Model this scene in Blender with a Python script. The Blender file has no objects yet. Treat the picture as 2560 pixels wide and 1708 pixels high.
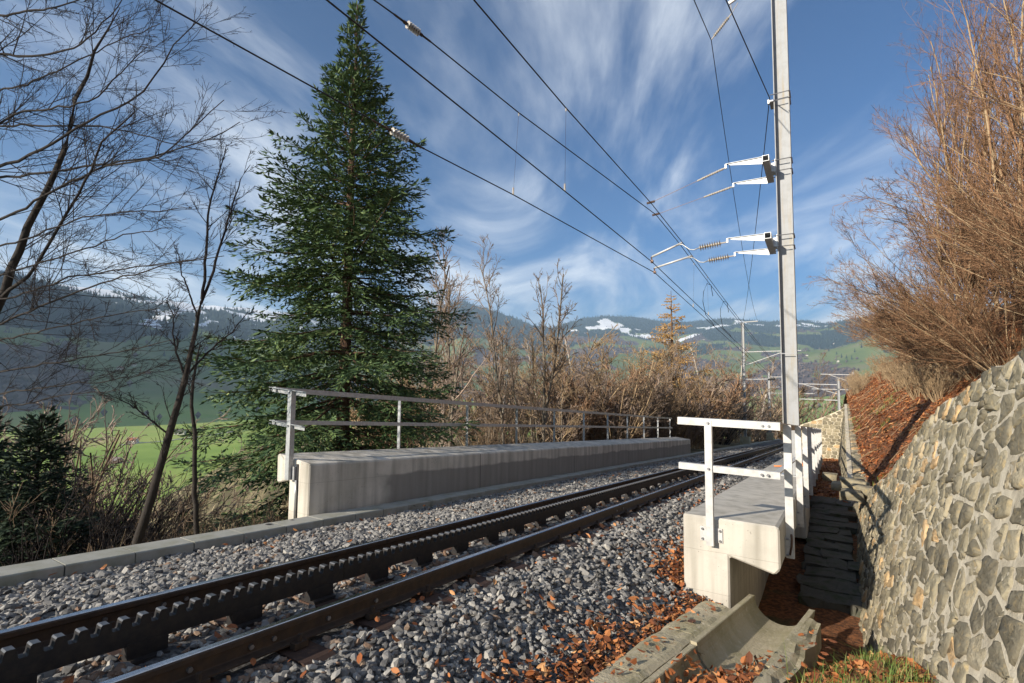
import bpy, math, random
import numpy as np
from mathutils import Vector, Matrix

rng = np.random.default_rng(11)
random.seed(11)
scene = bpy.context.scene
col = scene.collection

# ------------------------------------------------------------------ frame of the place
# X to the right of the track, Y along the track (downhill, away), Z up.  The track plane falls by S.
S = 0.08043
CAM = np.array([0.0, 0.0, 1.39])
_f = 1280.0
_up = np.array([170.0, -17857.0, 1280.0]); _up /= np.linalg.norm(_up)
_d = np.array([800.0, 222.0, 1280.0]); _d /= np.linalg.norm(_d)
_Y = _d - (_d @ _up) * _up; _Y /= np.linalg.norm(_Y)
_X = np.cross(_Y, _up)
RC = np.array([_X, _Y, _up])            # camera (right, down, forward) -> world


def ray(u, v):
    return RC @ np.array([u - 1280.0, v - 854.0, _f])


def at(u, v, Yd):
    """a point of the place seen at photo position (u, v), Yd metres along the track"""
    r = ray(u, v)
    return CAM + r * Yd / r[1]


def atz(u, v, z):
    """the same, z metres in front of the camera"""
    return CAM + ray(u, v) * z / _f


def T(x, y, h):
    return np.array([x, y, h - S * y])


# ------------------------------------------------------------------ camera
cam = bpy.data.cameras.new('camera')
camo = bpy.data.objects.new('camera', cam)
col.objects.link(camo)
M = Matrix.Identity(4)
for i in range(3):
    M[i][0] = RC[i][0]; M[i][1] = -RC[i][1]; M[i][2] = -RC[i][2]; M[i][3] = CAM[i]
camo.matrix_world = M
cam.lens = 18.0; cam.sensor_width = 36.0
cam.clip_start = 0.05; cam.clip_end = 30000
scene.camera = camo

# ------------------------------------------------------------------ light
SUN_AZ = math.radians(22.0)      # the light travels this far to the right of the track direction
SUN_EL = math.radians(22.0)
sdir = Vector((-math.sin(SUN_AZ) * math.cos(SUN_EL), -math.cos(SUN_AZ) * math.cos(SUN_EL), math.sin(SUN_EL)))  # towards the sun
sun = bpy.data.lights.new('sun', 'SUN')
sun.energy = 5.0; sun.angle = math.radians(0.55); sun.color = (1.0, 0.90, 0.76)
suno = bpy.data.objects.new('sun', sun)
suno.rotation_euler = (-sdir).to_track_quat('-Z', 'Y').to_euler()
suno.location = (0, 0, 60)
col.objects.link(suno)

world = bpy.data.worlds.new('World'); scene.world = world
world.use_nodes = True
nt = world.node_tree; nt.nodes.clear()


def N(nt, typ, **kw):
    n = nt.nodes.new(typ)
    for k, v in kw.items():
        if k in ('operation', 'blend_type', 'data_type', 'noise_dimensions', 'feature', 'distance', 'attribute_name', 'sky_type',
                 'sun_disc', 'sun_elevation', 'sun_rotation', 'altitude', 'air_density', 'dust_density', 'ozone_density', 'vector_type',
                 'interpolation_type', 'clamp', 'wave_type', 'bands_direction', 'invert', 'normalize', 'attribute_type'):
            setattr(n, k, v)
        elif k == 'ramp':
            e = n.color_ramp.elements
            while len(e) > len(v): e.remove(e[-1])
            while len(e) < len(v): e.new(0.5)
            for a, (p, c) in zip(e, v):
                a.position = p
                a.color = (*c, 1) if hasattr(c, '__len__') and len(c) == 3 else ((c, c, c, 1) if not hasattr(c, '__len__') else c)
        else:
            i = int(k[1:]) if k[0] == 'i' and k[1:].isdigit() else k.replace('_', ' ')
            s = n.inputs[i]
            if hasattr(v, 'type') and hasattr(v, 'is_linked'):
                nt.links.new(v, s)
            elif hasattr(v, '__len__') and s.type == 'RGBA' and len(v) == 3:
                s.default_value = (*v, 1)
            else:
                s.default_value = v
    return n


def mathn(nt, op, a, b=0.0, c=0.0, clamp=False):
    n = nt.nodes.new('ShaderNodeMath'); n.operation = op; n.use_clamp = clamp
    for i, v in enumerate((a, b, c)):
        if hasattr(v, 'is_linked'): nt.links.new(v, n.inputs[i])
        else: n.inputs[i].default_value = v
    return n.outputs[0]


def mix(nt, fac, a, b, blend='MIX'):
    n = nt.nodes.new('ShaderNodeMix'); n.data_type = 'RGBA'; n.blend_type = blend
    for s, v in ((n.inputs['Factor'], fac), (n.inputs[6], a), (n.inputs[7], b)):
        if hasattr(v, 'is_linked'): nt.links.new(v, s)
        elif hasattr(v, '__len__'): s.default_value = (*v, 1) if len(v) == 3 else v
        else: s.default_value = v
    return n.outputs[2]


# clear winter sky with high cirrus drawn out in long streaks
sky = N(nt, 'ShaderNodeTexSky', sky_type='NISHITA', sun_disc=False, sun_elevation=SUN_EL,
        sun_rotation=math.atan2(sdir.x, sdir.y), altitude=900.0, air_density=1.0, dust_density=0.35, ozone_density=2.2)
tc = N(nt, 'ShaderNodeTexCoord')
sep = N(nt, 'ShaderNodeSeparateXYZ', Vector=tc.outputs['Generated'])
zz = mathn(nt, 'MAXIMUM', sep.outputs['Z'], 0.0)
den = mathn(nt, 'ADD', zz, 0.10)
px = mathn(nt, 'DIVIDE', sep.outputs['X'], den)
py = mathn(nt, 'DIVIDE', sep.outputs['Y'], den)
ca, sa = math.cos(math.radians(27)), math.sin(math.radians(27))
along = mathn(nt, 'SUBTRACT', mathn(nt, 'MULTIPLY', py, ca), mathn(nt, 'MULTIPLY', px, sa))
across = mathn(nt, 'ADD', mathn(nt, 'MULTIPLY', px, ca), mathn(nt, 'MULTIPLY', py, sa))
c1 = N(nt, 'ShaderNodeCombineXYZ', X=mathn(nt, 'MULTIPLY', along, 0.30), Y=mathn(nt, 'MULTIPLY', across, 0.8), Z=3.1)
n1 = N(nt, 'ShaderNodeTexNoise', Vector=c1.outputs[0], Scale=1.25, Detail=9.0, Roughness=0.58, Distortion=0.9)
c2 = N(nt, 'ShaderNodeCombineXYZ', X=mathn(nt, 'MULTIPLY', along, 0.35), Y=mathn(nt, 'MULTIPLY', across, 0.55), Z=7.7)
n2 = N(nt, 'ShaderNodeTexNoise', Vector=c2.outputs[0], Scale=0.75, Detail=4.0, Roughness=0.5, Distortion=0.3)
cl = mathn(nt, 'MULTIPLY', n1.outputs[0], mathn(nt, 'ADD', n2.outputs[0], 0.45))
low = N(nt, 'ShaderNodeMapRange', Value=zz, i1=0.02, i2=0.40, i3=0.13, i4=0.0)
cl2 = mathn(nt, 'ADD', cl, low.outputs[0])
cov = N(nt, 'ShaderNodeMapRange', Value=cl2, i1=0.43, i2=0.80, i3=0.0, i4=1.0, interpolation_type='SMOOTHSTEP')
skytint = mix(nt, 1.0, sky.outputs[0], (0.44, 0.76, 1.06), 'MULTIPLY')
cloudcol = mix(nt, cov.outputs[0], skytint, (11.2, 11.8, 12.4))
bg = N(nt, 'ShaderNodeBackground', Color=cloudcol, Strength=0.058)
wo = N(nt, 'ShaderNodeOutputWorld', Surface=bg.outputs[0])

scene.view_settings.view_transform = 'Standard'
scene.view_settings.look = 'None'
scene.view_settings.exposure = 0.90
scene.view_settings.gamma = 1.0
scene.view_settings.use_curve_mapping = False
scene.render.film_transparent = False
scene.cycles.max_bounces = 6
scene.cycles.transparent_max_bounces = 8
scene.cycles.volume_bounces = 0
HAZE = 0.00013

# ------------------------------------------------------------------ materials
MATS = {}


def material(name, color, rough=0.8, metal=0.0, noise=None, bump=None, tint=None, spots=None, coords='Object', extra=None, spec=0.3):
    """noise = (scale, second colour, lo, hi); bump = (scale, strength, distance); tint = strength of the mesh attribute 'tint';
    spots = (scale, colour, lo, hi)"""
    m = bpy.data.materials.new(name); m.use_nodes = True
    nt = m.node_tree; b = nt.nodes['Principled BSDF']
    geo = N(nt, 'ShaderNodeNewGeometry') if coords == 'World' else N(nt, 'ShaderNodeTexCoord')
    vec = geo.outputs['Position'] if coords == 'World' else geo.outputs['Object']
    cur = None

    def base():
        return cur if cur is not None else color
    if noise:
        nz = N(nt, 'ShaderNodeTexNoise', Vector=vec, Scale=noise[0], Detail=6.0, Roughness=0.62)
        mr = N(nt, 'ShaderNodeMapRange', Value=nz.outputs[0], i1=noise[2], i2=noise[3])
        cur = mix(nt, mr.outputs[0], base(), noise[1])
    if spots:
        nz = N(nt, 'ShaderNodeTexNoise', Vector=vec, Scale=spots[0], Detail=3.0, Roughness=0.5)
        mr = N(nt, 'ShaderNodeMapRange', Value=nz.outputs[0], i1=spots[2], i2=spots[3])
        cur = mix(nt, mr.outputs[0], base(), spots[1])
    if tint:
        at_ = N(nt, 'ShaderNodeAttribute', attribute_name='tint')
        if hasattr(tint, '__len__'):
            cr = N(nt, 'ShaderNodeValToRGB', Fac=at_.outputs['Fac'], ramp=tint)
            if cur is None: cur = cr.outputs[0]
            else: cur = mix(nt, 1.0, cur, cr.outputs[0], 'MULTIPLY')
        else:
            mr = N(nt, 'ShaderNodeMapRange', Value=at_.outputs['Fac'], i3=1.0 - tint, i4=1.0 + tint)
            hs = N(nt, 'ShaderNodeHueSaturation', Value=mr.outputs[0])
            if hasattr(base(), 'is_linked'): nt.links.new(base(), hs.inputs['Color'])
            else: hs.inputs['Color'].default_value = (*color, 1)
            cur = hs.outputs[0]
    if extra: cur = extra(nt, vec, base())
    if cur is None: b.inputs['Base Color'].default_value = (*color, 1)
    else: nt.links.new(cur, b.inputs['Base Color'])
    b.inputs['Roughness'].default_value = rough
    b.inputs['Metallic'].default_value = metal
    b.inputs['Specular IOR Level'].default_value = spec
    if bump:
        nz = N(nt, 'ShaderNodeTexNoise', Vector=vec, Scale=bump[0], Detail=7.0, Roughness=0.65)
        bp = N(nt, 'ShaderNodeBump', Strength=bump[1], Distance=bump[2], Height=nz.outputs[0])
        nt.links.new(bp.outputs[0], b.inputs['Normal'])
    MATS[name] = m
    return m


def streaks(dark, sc, lo, hi):
    """rain streaks: noise drawn out vertically"""
    def fn(nt, vec, cur):
        sp = N(nt, 'ShaderNodeSeparateXYZ', Vector=vec)
        cb = N(nt, 'ShaderNodeCombineXYZ', X=mathn(nt, 'MULTIPLY', sp.outputs[0], sc), Y=mathn(nt, 'MULTIPLY', sp.outputs[1], sc), Z=mathn(nt, 'MULTIPLY', sp.outputs[2], sc * 0.07))
        nz = N(nt, 'ShaderNodeTexNoise', Vector=cb.outputs[0], Scale=1.0, Detail=4.0)
        mr = N(nt, 'ShaderNodeMapRange', Value=nz.outputs[0], i1=lo, i2=hi)
        return mix(nt, mr.outputs[0], cur, dark)
    return fn


def formed(dark, sc, lo, hi):
    """formwork joints, pores and rain streaks"""
    st_ = streaks(dark, sc, lo, hi)

    def fn(nt, vec, cur):
        cur = st_(nt, vec, cur)
        vo = N(nt, 'ShaderNodeTexVoronoi', Vector=vec, Scale=26.0)
        nz = N(nt, 'ShaderNodeTexNoise', Vector=vec, Scale=3.0, Detail=2.0)
        pore = mathn(nt, 'LESS_THAN', vo.outputs['Distance'], mathn(nt, 'MULTIPLY', mathn(nt, 'SUBTRACT', nz.outputs[0], 0.36), 0.55))
        cur = mix(nt, mathn(nt, 'MULTIPLY', pore, 0.6), cur, (0.10, 0.095, 0.085))
        sp = N(nt, 'ShaderNodeSeparateXYZ', Vector=vec)
        hh = mathn(nt, 'ADD', sp.outputs[2], mathn(nt, 'MULTIPLY', sp.outputs[1], S))
        fr = mathn(nt, 'FRACT', mathn(nt, 'ADD', mathn(nt, 'MULTIPLY', hh, 2.2), mathn(nt, 'MULTIPLY', nz.outputs[0], 0.04)))
        ln = mathn(nt, 'LESS_THAN', fr, 0.014)
        return mix(nt, mathn(nt, 'MULTIPLY', ln, 0.35), cur, (0.14, 0.13, 0.11))
    return fn


def damp_band(nt, vec, cur):
    """damp lower part of the kerb face of the platform: ragged upper edge, rain streaks, begins 2 m from its end (object coordinates)"""
    cur = formed((0.22, 0.205, 0.17), 5.0, 0.42, 0.8)(nt, vec, cur)
    sp = N(nt, 'ShaderNodeSeparateXYZ', Vector=vec)
    hh = mathn(nt, 'ADD', sp.outputs[2], mathn(nt, 'MULTIPLY', sp.outputs[1], S))
    nz = N(nt, 'ShaderNodeTexNoise', Vector=vec, Scale=1.1, Detail=4.0)
    edge = mathn(nt, 'ADD', 0.37, mathn(nt, 'MULTIPLY', nz.outputs[0], 0.22))
    m1 = N(nt, 'ShaderNodeMapRange', Value=mathn(nt, 'SUBTRACT', edge, hh), i1=-0.015, i2=0.03)
    m2 = N(nt, 'ShaderNodeMapRange', Value=mathn(nt, 'ADD', sp.outputs[1], mathn(nt, 'MULTIPLY', nz.outputs[0], 1.2)), i1=2.0, i2=2.25)
    m3 = N(nt, 'ShaderNodeMapRange', Value=sp.outputs[0], i1=0.35, i2=0.36)
    cb = N(nt, 'ShaderNodeCombineXYZ', X=0.0, Y=mathn(nt, 'MULTIPLY', sp.outputs[1], 9.0), Z=mathn(nt, 'MULTIPLY', sp.outputs[2], 0.8))
    n2 = N(nt, 'ShaderNodeTexNoise', Vector=cb.outputs[0], Scale=1.0, Detail=5.0)
    dark = mix(nt, n2.outputs[0], (0.15, 0.142, 0.128), (0.30, 0.28, 0.25))
    f = mathn(nt, 'MULTIPLY', mathn(nt, 'MULTIPLY', m1.outputs[0], m2.outputs[0]), m3.outputs[0])
    # green-brown moss line along the top of the face
    return mix(nt, mathn(nt, 'MULTIPLY', f, 0.85), cur, dark)


material('concrete', (0.52, 0.49, 0.43), 0.85, noise=(2.3, (0.36, 0.34, 0.30), 0.45, 0.8), spots=(46.0, (0.16, 0.15, 0.13), 0.70, 0.76), bump=(60, 0.25, 0.01), extra=formed((0.30, 0.28, 0.235), 6.0, 0.45, 0.8))
material('concrete_platform', (0.62, 0.575, 0.50), 0.85, noise=(1.7, (0.44, 0.41, 0.345), 0.42, 0.75), spots=(40.0, (0.15, 0.14, 0.12), 0.70, 0.76), bump=(60, 0.25, 0.01), extra=damp_band)
material('concrete_mossy', (0.40, 0.35, 0.245), 0.9, noise=(3.5, (0.24, 0.22, 0.12), 0.42, 0.75), bump=(38, 0.6, 0.02), spots=(22.0, (0.46, 0.41, 0.31), 0.58, 0.75))
material('concrete_kerb', (0.34, 0.335, 0.30), 0.9, noise=(4.0, (0.23, 0.23, 0.17), 0.42, 0.75), bump=(70, 0.4, 0.01))
material('galvanised', (0.46, 0.47, 0.475), 0.45, 0.5, noise=(14.0, (0.32, 0.33, 0.335), 0.45, 0.75), bump=(80, 0.08, 0.004))
material('galvanised_pale', (0.56, 0.555, 0.54), 0.5, 0.2, noise=(14.0, (0.42, 0.415, 0.40), 0.42, 0.72), spots=(3.0, (0.48, 0.44, 0.36), 0.6, 0.8), bump=(70, 0.08, 0.004))
material('mast_steel', (0.32, 0.33, 0.34), 0.6, 0.1, noise=(5.0, (0.26, 0.265, 0.265), 0.45, 0.75), spots=(1.6, (0.42, 0.38, 0.28), 0.6, 0.8), bump=(60, 0.1, 0.004), extra=streaks((0.30, 0.25, 0.17), 14.0, 0.52, 0.80))
material('bolt_steel', (0.30, 0.30, 0.31), 0.4, 0.8)
material('rail_side', (0.050, 0.036, 0.028), 0.55, 0.25, noise=(14.0, (0.085, 0.055, 0.036), 0.4, 0.7), bump=(60, 0.15, 0.004))
material('rail_head', (0.62, 0.62, 0.64), 0.22, 1.0, noise=(30.0, (0.48, 0.47, 0.46), 0.4, 0.7))
material('rack_steel', (0.030, 0.029, 0.030), 0.5, 0.35, noise=(20.0, (0.055, 0.046, 0.04), 0.4, 0.7), bump=(60, 0.15, 0.004))
material('tooth_steel', (0.21, 0.21, 0.215), 0.40, 0.75, noise=(25.0, (0.10, 0.10, 0.10), 0.4, 0.7))
material('sleeper_rust', (0.060, 0.036, 0.027), 0.75, 0.2, noise=(9.0, (0.20, 0.105, 0.062), 0.52, 0.74), bump=(40, 0.3, 0.008))
material('ballast_stone', (0.22, 0.22, 0.23), 0.85, tint=[(0.0, (0.065, 0.064, 0.064)), (0.35, (0.145, 0.142, 0.137)), (0.7, (0.275, 0.265, 0.248)), (0.90, (0.40, 0.38, 0.335)), (0.93, (0.25, 0.185, 0.135)), (1.0, (0.17, 0.105, 0.07))], bump=(45, 0.4, 0.01))
material('ballast_bed', (0.06, 0.06, 0.062), 0.95, noise=(24, (0.17, 0.168, 0.165), 0.42, 0.6), bump=(24, 1.0, 0.05))
LEAF = [(0.0, (0.075, 0.034, 0.02)), (0.12, (0.14, 0.05, 0.022)), (0.35, (0.28, 0.09, 0.028)), (0.7, (0.42, 0.17, 0.060)), (1.0, (0.54, 0.30, 0.13))]
material('dead_leaf', (0.3, 0.12, 0.05), 0.6, tint=LEAF)
material('leaf_soil', (0.10, 0.045, 0.022), 0.95, noise=(16, (0.32, 0.13, 0.052), 0.4, 0.62), spots=(1.4, (0.10, 0.085, 0.035), 0.56, 0.70), bump=(26, 1.0, 0.05), coords='World')
material('soil', (0.055, 0.043, 0.03), 0.95, noise=(9, (0.10, 0.075, 0.045), 0.4, 0.7), bump=(20, 0.8, 0.05), coords='World')
material('hillside_ground', (0.085, 0.072, 0.042), 0.95, noise=(0.5, (0.24, 0.20, 0.115), 0.40, 0.62), spots=(2.3, (0.07, 0.095, 0.03), 0.52, 0.72), bump=(6, 0.8, 0.15), coords='World')
material('wall_stone', (0.22, 0.20, 0.16), 0.88, noise=(7, (0.62, 0.60, 0.55), 0.40, 0.72), spots=(16, (1.25, 1.12, 0.90), 0.56, 0.7), tint=[(0.0, (0.15, 0.135, 0.10)), (0.3, (0.24, 0.215, 0.155)), (0.55, (0.32, 0.285, 0.20)), (0.85, (0.38, 0.335, 0.24)), (0.93, (0.52, 0.36, 0.19)), (1.0, (0.56, 0.40, 0.23))], bump=(30, 0.9, 0.02))
# the multiply above wants a neutral base
for n_ in MATS['wall_stone'].node_tree.nodes:
    if n_.type == 'MIX' and n_.blend_type == 'MIX' and not n_.inputs[6].is_linked:
        n_.inputs[6].default_value = (1, 1, 1, 1)
material('mortar', (0.66, 0.595, 0.465), 0.95, noise=(6, (0.38, 0.335, 0.25), 0.42, 0.72), bump=(45, 0.8, 0.02), coords='World')
material('bark_dark', (0.034, 0.028, 0.024), 0.95, noise=(6, (0.05, 0.043, 0.036), 0.45, 0.7), bump=(22, 0.7, 0.02))
material('bark_grey', (0.15, 0.125, 0.095), 0.95, noise=(5, (0.25, 0.21, 0.16), 0.45, 0.7), bump=(22, 0.6, 0.02))
material('bark_fir', (0.085, 0.052, 0.034), 0.95, noise=(8, (0.17, 0.105, 0.065), 0.45, 0.7), bump=(30, 0.9, 0.03))
material('bark_birch', (0.46, 0.42, 0.36), 0.9, noise=(5, (0.20, 0.17, 0.14), 0.55, 0.65))
material('twig_dark', (0.022, 0.017, 0.016), 0.9, tint=0.3)
material('twig_brown', (0.20, 0.142, 0.092), 0.9, tint=0.4)
material('twig_rust', (0.215, 0.122, 0.066), 0.9, tint=0.75)
material('twig_pink', (0.29, 0.222, 0.175), 0.9, tint=0.4)
material('twig_straw', (0.36, 0.26, 0.155), 0.9, tint=0.4)
material('twig_larch', (0.46, 0.29, 0.12), 0.9, tint=0.4)
material('needles', (0.04, 0.07, 0.03), 0.6, tint=[(0.0, (0.030, 0.066, 0.030)), (0.45, (0.078, 0.130, 0.048)), (0.8, (0.14, 0.19, 0.065)), (1.0, (0.22, 0.25, 0.095))])
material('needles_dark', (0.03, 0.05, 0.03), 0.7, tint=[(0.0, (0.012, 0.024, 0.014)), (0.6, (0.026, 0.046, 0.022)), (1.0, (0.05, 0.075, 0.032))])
material('grass', (0.10, 0.16, 0.03), 0.7, tint=[(0.0, (0.06, 0.11, 0.02)), (0.6, (0.13, 0.19, 0.04)), (1.0, (0.28, 0.27, 0.10))])
material('dry_grass', (0.36, 0.28, 0.15), 0.8, tint=[(0.0, (0.20, 0.15, 0.08)), (0.6, (0.36, 0.28, 0.16)), (1.0, (0.50, 0.41, 0.26))])
material('wire', (0.035, 0.03, 0.028), 0.5, 0.5)
material('copper_wire', (0.13, 0.085, 0.065), 0.5, 0.5)
material('porcelain', (0.42, 0.38, 0.325), 0.35, noise=(8, (0.30, 0.26, 0.21), 0.5, 0.8))
material('black_plastic', (0.03, 0.03, 0.032), 0.6)
material('orange_cable', (0.62, 0.22, 0.07), 0.6)
material('house_wall', (0.60, 0.56, 0.48), 0.9)
material('house_timber', (0.16, 0.10, 0.065), 0.9)
material('roof_tile', (0.30, 0.11, 0.06), 0.9)
material('roof_grey', (0.17, 0.14, 0.13), 0.9)
material('road', (0.36, 0.36, 0.34), 0.9)
material('window_pane', (0.03, 0.035, 0.04), 0.2)
material('far_conifer', (0.02, 0.035, 0.024), 0.95, tint=[(0.0, (0.012, 0.022, 0.018)), (0.6, (0.024, 0.040, 0.028)), (1.0, (0.042, 0.058, 0.034))])
material('far_bare_tree', (0.10, 0.08, 0.07), 0.95, tint=[(0.0, (0.065, 0.048, 0.045)), (0.6, (0.12, 0.092, 0.08)), (1.0, (0.18, 0.135, 0.10))])

# ------------------------------------------------------------------ mesh helpers


class MB:
    def __init__(s):
        s.V = []; s.F = {}; s.n = 0; s.tint = []

    def add(s, V, *Fs, mi=0, tint=None):
        V = np.asarray(V, float).reshape(-1, 3)
        for F in Fs:
            F = np.asarray(F, int)
            s.F.setdefault((F.shape[1], mi), []).append(F + s.n)
        s.V.append(V); s.n += len(V)
        s.tint.append(np.full(len(V), 0.5) if tint is None else np.broadcast_to(np.asarray(tint, float), (len(V),)))
        return s

    def box(s, x0, x1, y0, y1, h0, h1, mi=0, tint=None):
        """box in track coordinates"""
        P = [T(x, y, h) for h in (h0, h1) for y in (y0, y1) for x in (x0, x1)]
        return s.add(P, BOXF, mi=mi, tint=tint)

    def bar(s, p, q, w, t, up=(0, 0, 1), mi=0, tint=None):
        p = np.asarray(p, float); q = np.asarray(q, float); d = q - p; d /= np.linalg.norm(d)
        a = np.cross(d, up); a /= np.linalg.norm(a); b = np.cross(a, d)
        P = [e + a * i * w / 2 + b * j * t / 2 for e in (p, q) for j in (-1, 1) for i in (-1, 1)]
        return s.add(P, BOXF, mi=mi, tint=tint)

    def tube(s, pts, r, k=6, mi=0, caps=True, tint=None):
        P = np.asarray(pts, float)[None]; R = np.broadcast_to(np.asarray(r, float), (P.shape[1],))[None]
        V, F = tubes(P, R, k)
        s.add(V, F, mi=mi, tint=tint)
        if caps:
            n = P.shape[1]
            b = s.n - len(V)
            s.F.setdefault((k, mi), []).append(np.array([list(range(k))[::-1]]) + b)
            s.F.setdefault((k, mi), []).append(np.array([list(range(k))]) + b + (n - 1) * k)
        return s

    def extrude(s, poly, y0, y1, mi=0, caps=True, ys=None):
        """closed profile [(x, h)...] drawn along the track"""
        ys = [y0, y1] if ys is None else ys
        k = len(poly); P = [T(x, y, h) for y in ys for x, h in poly]
        F = [[j * k + i, j * k + (i + 1) % k, (j + 1) * k + (i + 1) % k, (j + 1) * k + i] for j in range(len(ys) - 1) for i in range(k)]
        b = s.n
        s.add(P, F, mi=mi)
        if caps:
            s.F.setdefault((k, mi), []).append(np.array([list(range(k))[::-1]]) + b)
            s.F.setdefault((k, mi), []).append(np.array([list(range(k))]) + b + (len(ys) - 1) * k)
        return s


BOXF = np.array([[0, 2, 3, 1], [4, 5, 7, 6], [0, 1, 5, 4], [2, 6, 7, 3], [0, 4, 6, 2], [1, 3, 7, 5]])


def tubes(P, R, k):
    """P (B,n,3) centre lines, R (B,n) radii -> vertices, quads"""
    B, n, _ = P.shape
    t = np.gradient(P, axis=1); t /= np.linalg.norm(t, axis=2, keepdims=True) + 1e-9
    ref = np.where(np.abs(t[..., 2:3]) > 0.9, np.array([1.0, 0.1, 0.0]), np.array([0.05, 0.1, 1.0]))
    a = np.cross(t, ref); a /= np.linalg.norm(a, axis=2, keepdims=True) + 1e-9
    b = np.cross(t, a)
    an = np.arange(k) * 2 * np.pi / k
    V = P[:, :, None] + R[:, :, None, None] * (np.cos(an)[None, None, :, None] * a[:, :, None] + np.sin(an)[None, None, :, None] * b[:, :, None])
    i = np.arange(B)[:, None, None] * n * k + np.arange(n - 1)[None, :, None] * k
    j = np.arange(k)[None, None]
    j2 = (j + 1) % k
    F = np.stack([i + j, i + j2, i + k + j2, i + k + j], -1).reshape(-1, 4)
    return V.reshape(-1, 3), F


def build_mesh(name, mb, mats, smooth=False):
    me = bpy.data.meshes.new(name)
    V = np.concatenate(mb.V); me.vertices.add(len(V)); me.vertices.foreach_set('co', V.astype(np.float32).ravel())
    loops = []; tot = []; mis = []
    for (k, mi), L in mb.F.items():
        F = np.concatenate(L); loops.append(F.ravel()); tot.append(np.full(len(F), k)); mis.append(np.full(len(F), mi))
    loops = np.concatenate(loops).astype(np.int32); tot = np.concatenate(tot).astype(np.int32); mis = np.concatenate(mis).astype(np.int32)
    me.loops.add(len(loops)); me.loops.foreach_set('vertex_index', loops)
    me.polygons.add(len(tot)); me.polygons.foreach_set('loop_start', np.concatenate([[0], np.cumsum(tot)[:-1]]).astype(np.int32))
    me.polygons.foreach_set('loop_total', tot); me.polygons.foreach_set('material_index', mis)
    me.polygons.foreach_set('use_smooth', np.full(len(tot), bool(smooth)))
    a = me.attributes.new('tint', 'FLOAT', 'POINT'); a.data.foreach_set('value', np.concatenate(mb.tint).astype(np.float32))
    for m in (mats if isinstance(mats, (list, tuple)) else [mats]): me.materials.append(MATS[m])
    me.update(calc_edges=True); me.validate()
    return me


BASE = {}


def tag(o, label=None, cat=None, group=None, kind=None):
    if label: o['label'] = label
    if cat: o['category'] = cat
    if group: o['group'] = group
    if kind: o['kind'] = kind
    return o


def thing(name, label, cat, loc=(0, 0, 0), group=None):
    o = bpy.data.objects.new(name, None); o.empty_display_size = 0.2
    o.location = loc; col.objects.link(o); BASE[o.name] = np.array(loc, float)
    return tag(o, label, cat, group)


def part(name, mb, mats, parent=None, smooth=False, bevel=0, kind=None, base=None):
    """a mesh given in world coordinates, kept relative to its thing (or to base)"""
    b = BASE[parent.name] if parent is not None else (np.array(base, float) if base is not None else np.zeros(3))
    mb.V = [v - b for v in mb.V]
    o = bpy.data.objects.new(name, build_mesh(name, mb, mats, smooth))
    col.objects.link(o)
    if parent is not None:
        o.parent = parent; BASE[o.name] = b
    elif base is not None:
        o.location = base; BASE[o.name] = b
    if bevel:
        md = o.modifiers.new('bevel', 'BEVEL'); md.width = bevel; md.segments = 1; md.limit_method = 'ANGLE'; md.angle_limit = 0.6
    if kind: o['kind'] = kind
    return o


def inst(name, mesh, parent, loc=(0, 0, 0), rot=(0, 0, 0), scale=(1, 1, 1), mats=None):
    o = bpy.data.objects.new(name, mesh); col.objects.link(o); o.parent = parent
    o.location = loc; o.rotation_euler = rot; o.scale = scale
    return o


# ------------------------------------------------------------------ noise on arrays
def _hash(ix, iy, seed):
    h = (ix.astype(np.int64) * 374761393 + iy.astype(np.int64) * 668265263 + seed * 1442695041) & 0x7fffffff
    h = ((h ^ (h >> 13)) * 1274126177) & 0x7fffffff
    return ((h ^ (h >> 16)) & 0xffff) / 65535.0


def vnoise(x, y, seed=0):
    ix = np.floor(x); iy = np.floor(y); fx = x - ix; fy = y - iy
    fx = fx * fx * (3 - 2 * fx); fy = fy * fy * (3 - 2 * fy)
    a = _hash(ix, iy, seed); b = _hash(ix + 1, iy, seed); c = _hash(ix, iy + 1, seed); d = _hash(ix + 1, iy + 1, seed)
    return (a * (1 - fx) + b * fx) * (1 - fy) + (c * (1 - fx) + d * fx) * fy


def fbm(x, y, seed=0, oct=5, gain=0.5):
    v = 0; a = 1.0; t = 0; x = np.asarray(x, float); y = np.asarray(y, float)
    for o in range(oct):
        v = v + a * vnoise(x, y, seed + o); t += a; a *= gain; x = x * 2.03 + 17.3; y = y * 2.03 + 5.1
    return v / t


def grid_faces(n, m):
    i = np.arange(n - 1)[:, None] * m + np.arange(m - 1)[None]
    return np.stack([i, i + 1, i + m + 1, i + m], -1).reshape(-1, 4)


def sstep(a, b, x):
    t = np.clip((np.asarray(x, float) - a) / (b - a), 0, 1); return t * t * (3 - 2 * t)

material('shade_toned_stone', (0.085, 0.08, 0.066), 0.8, noise=(7, (0.10, 0.095, 0.075), 0.45, 0.7), spots=(5, (0.045, 0.055, 0.025), 0.5, 0.7), bump=(25, 1.0, 0.02))  # mossy step stones, base darkened to paint in the shade they lie in

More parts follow.
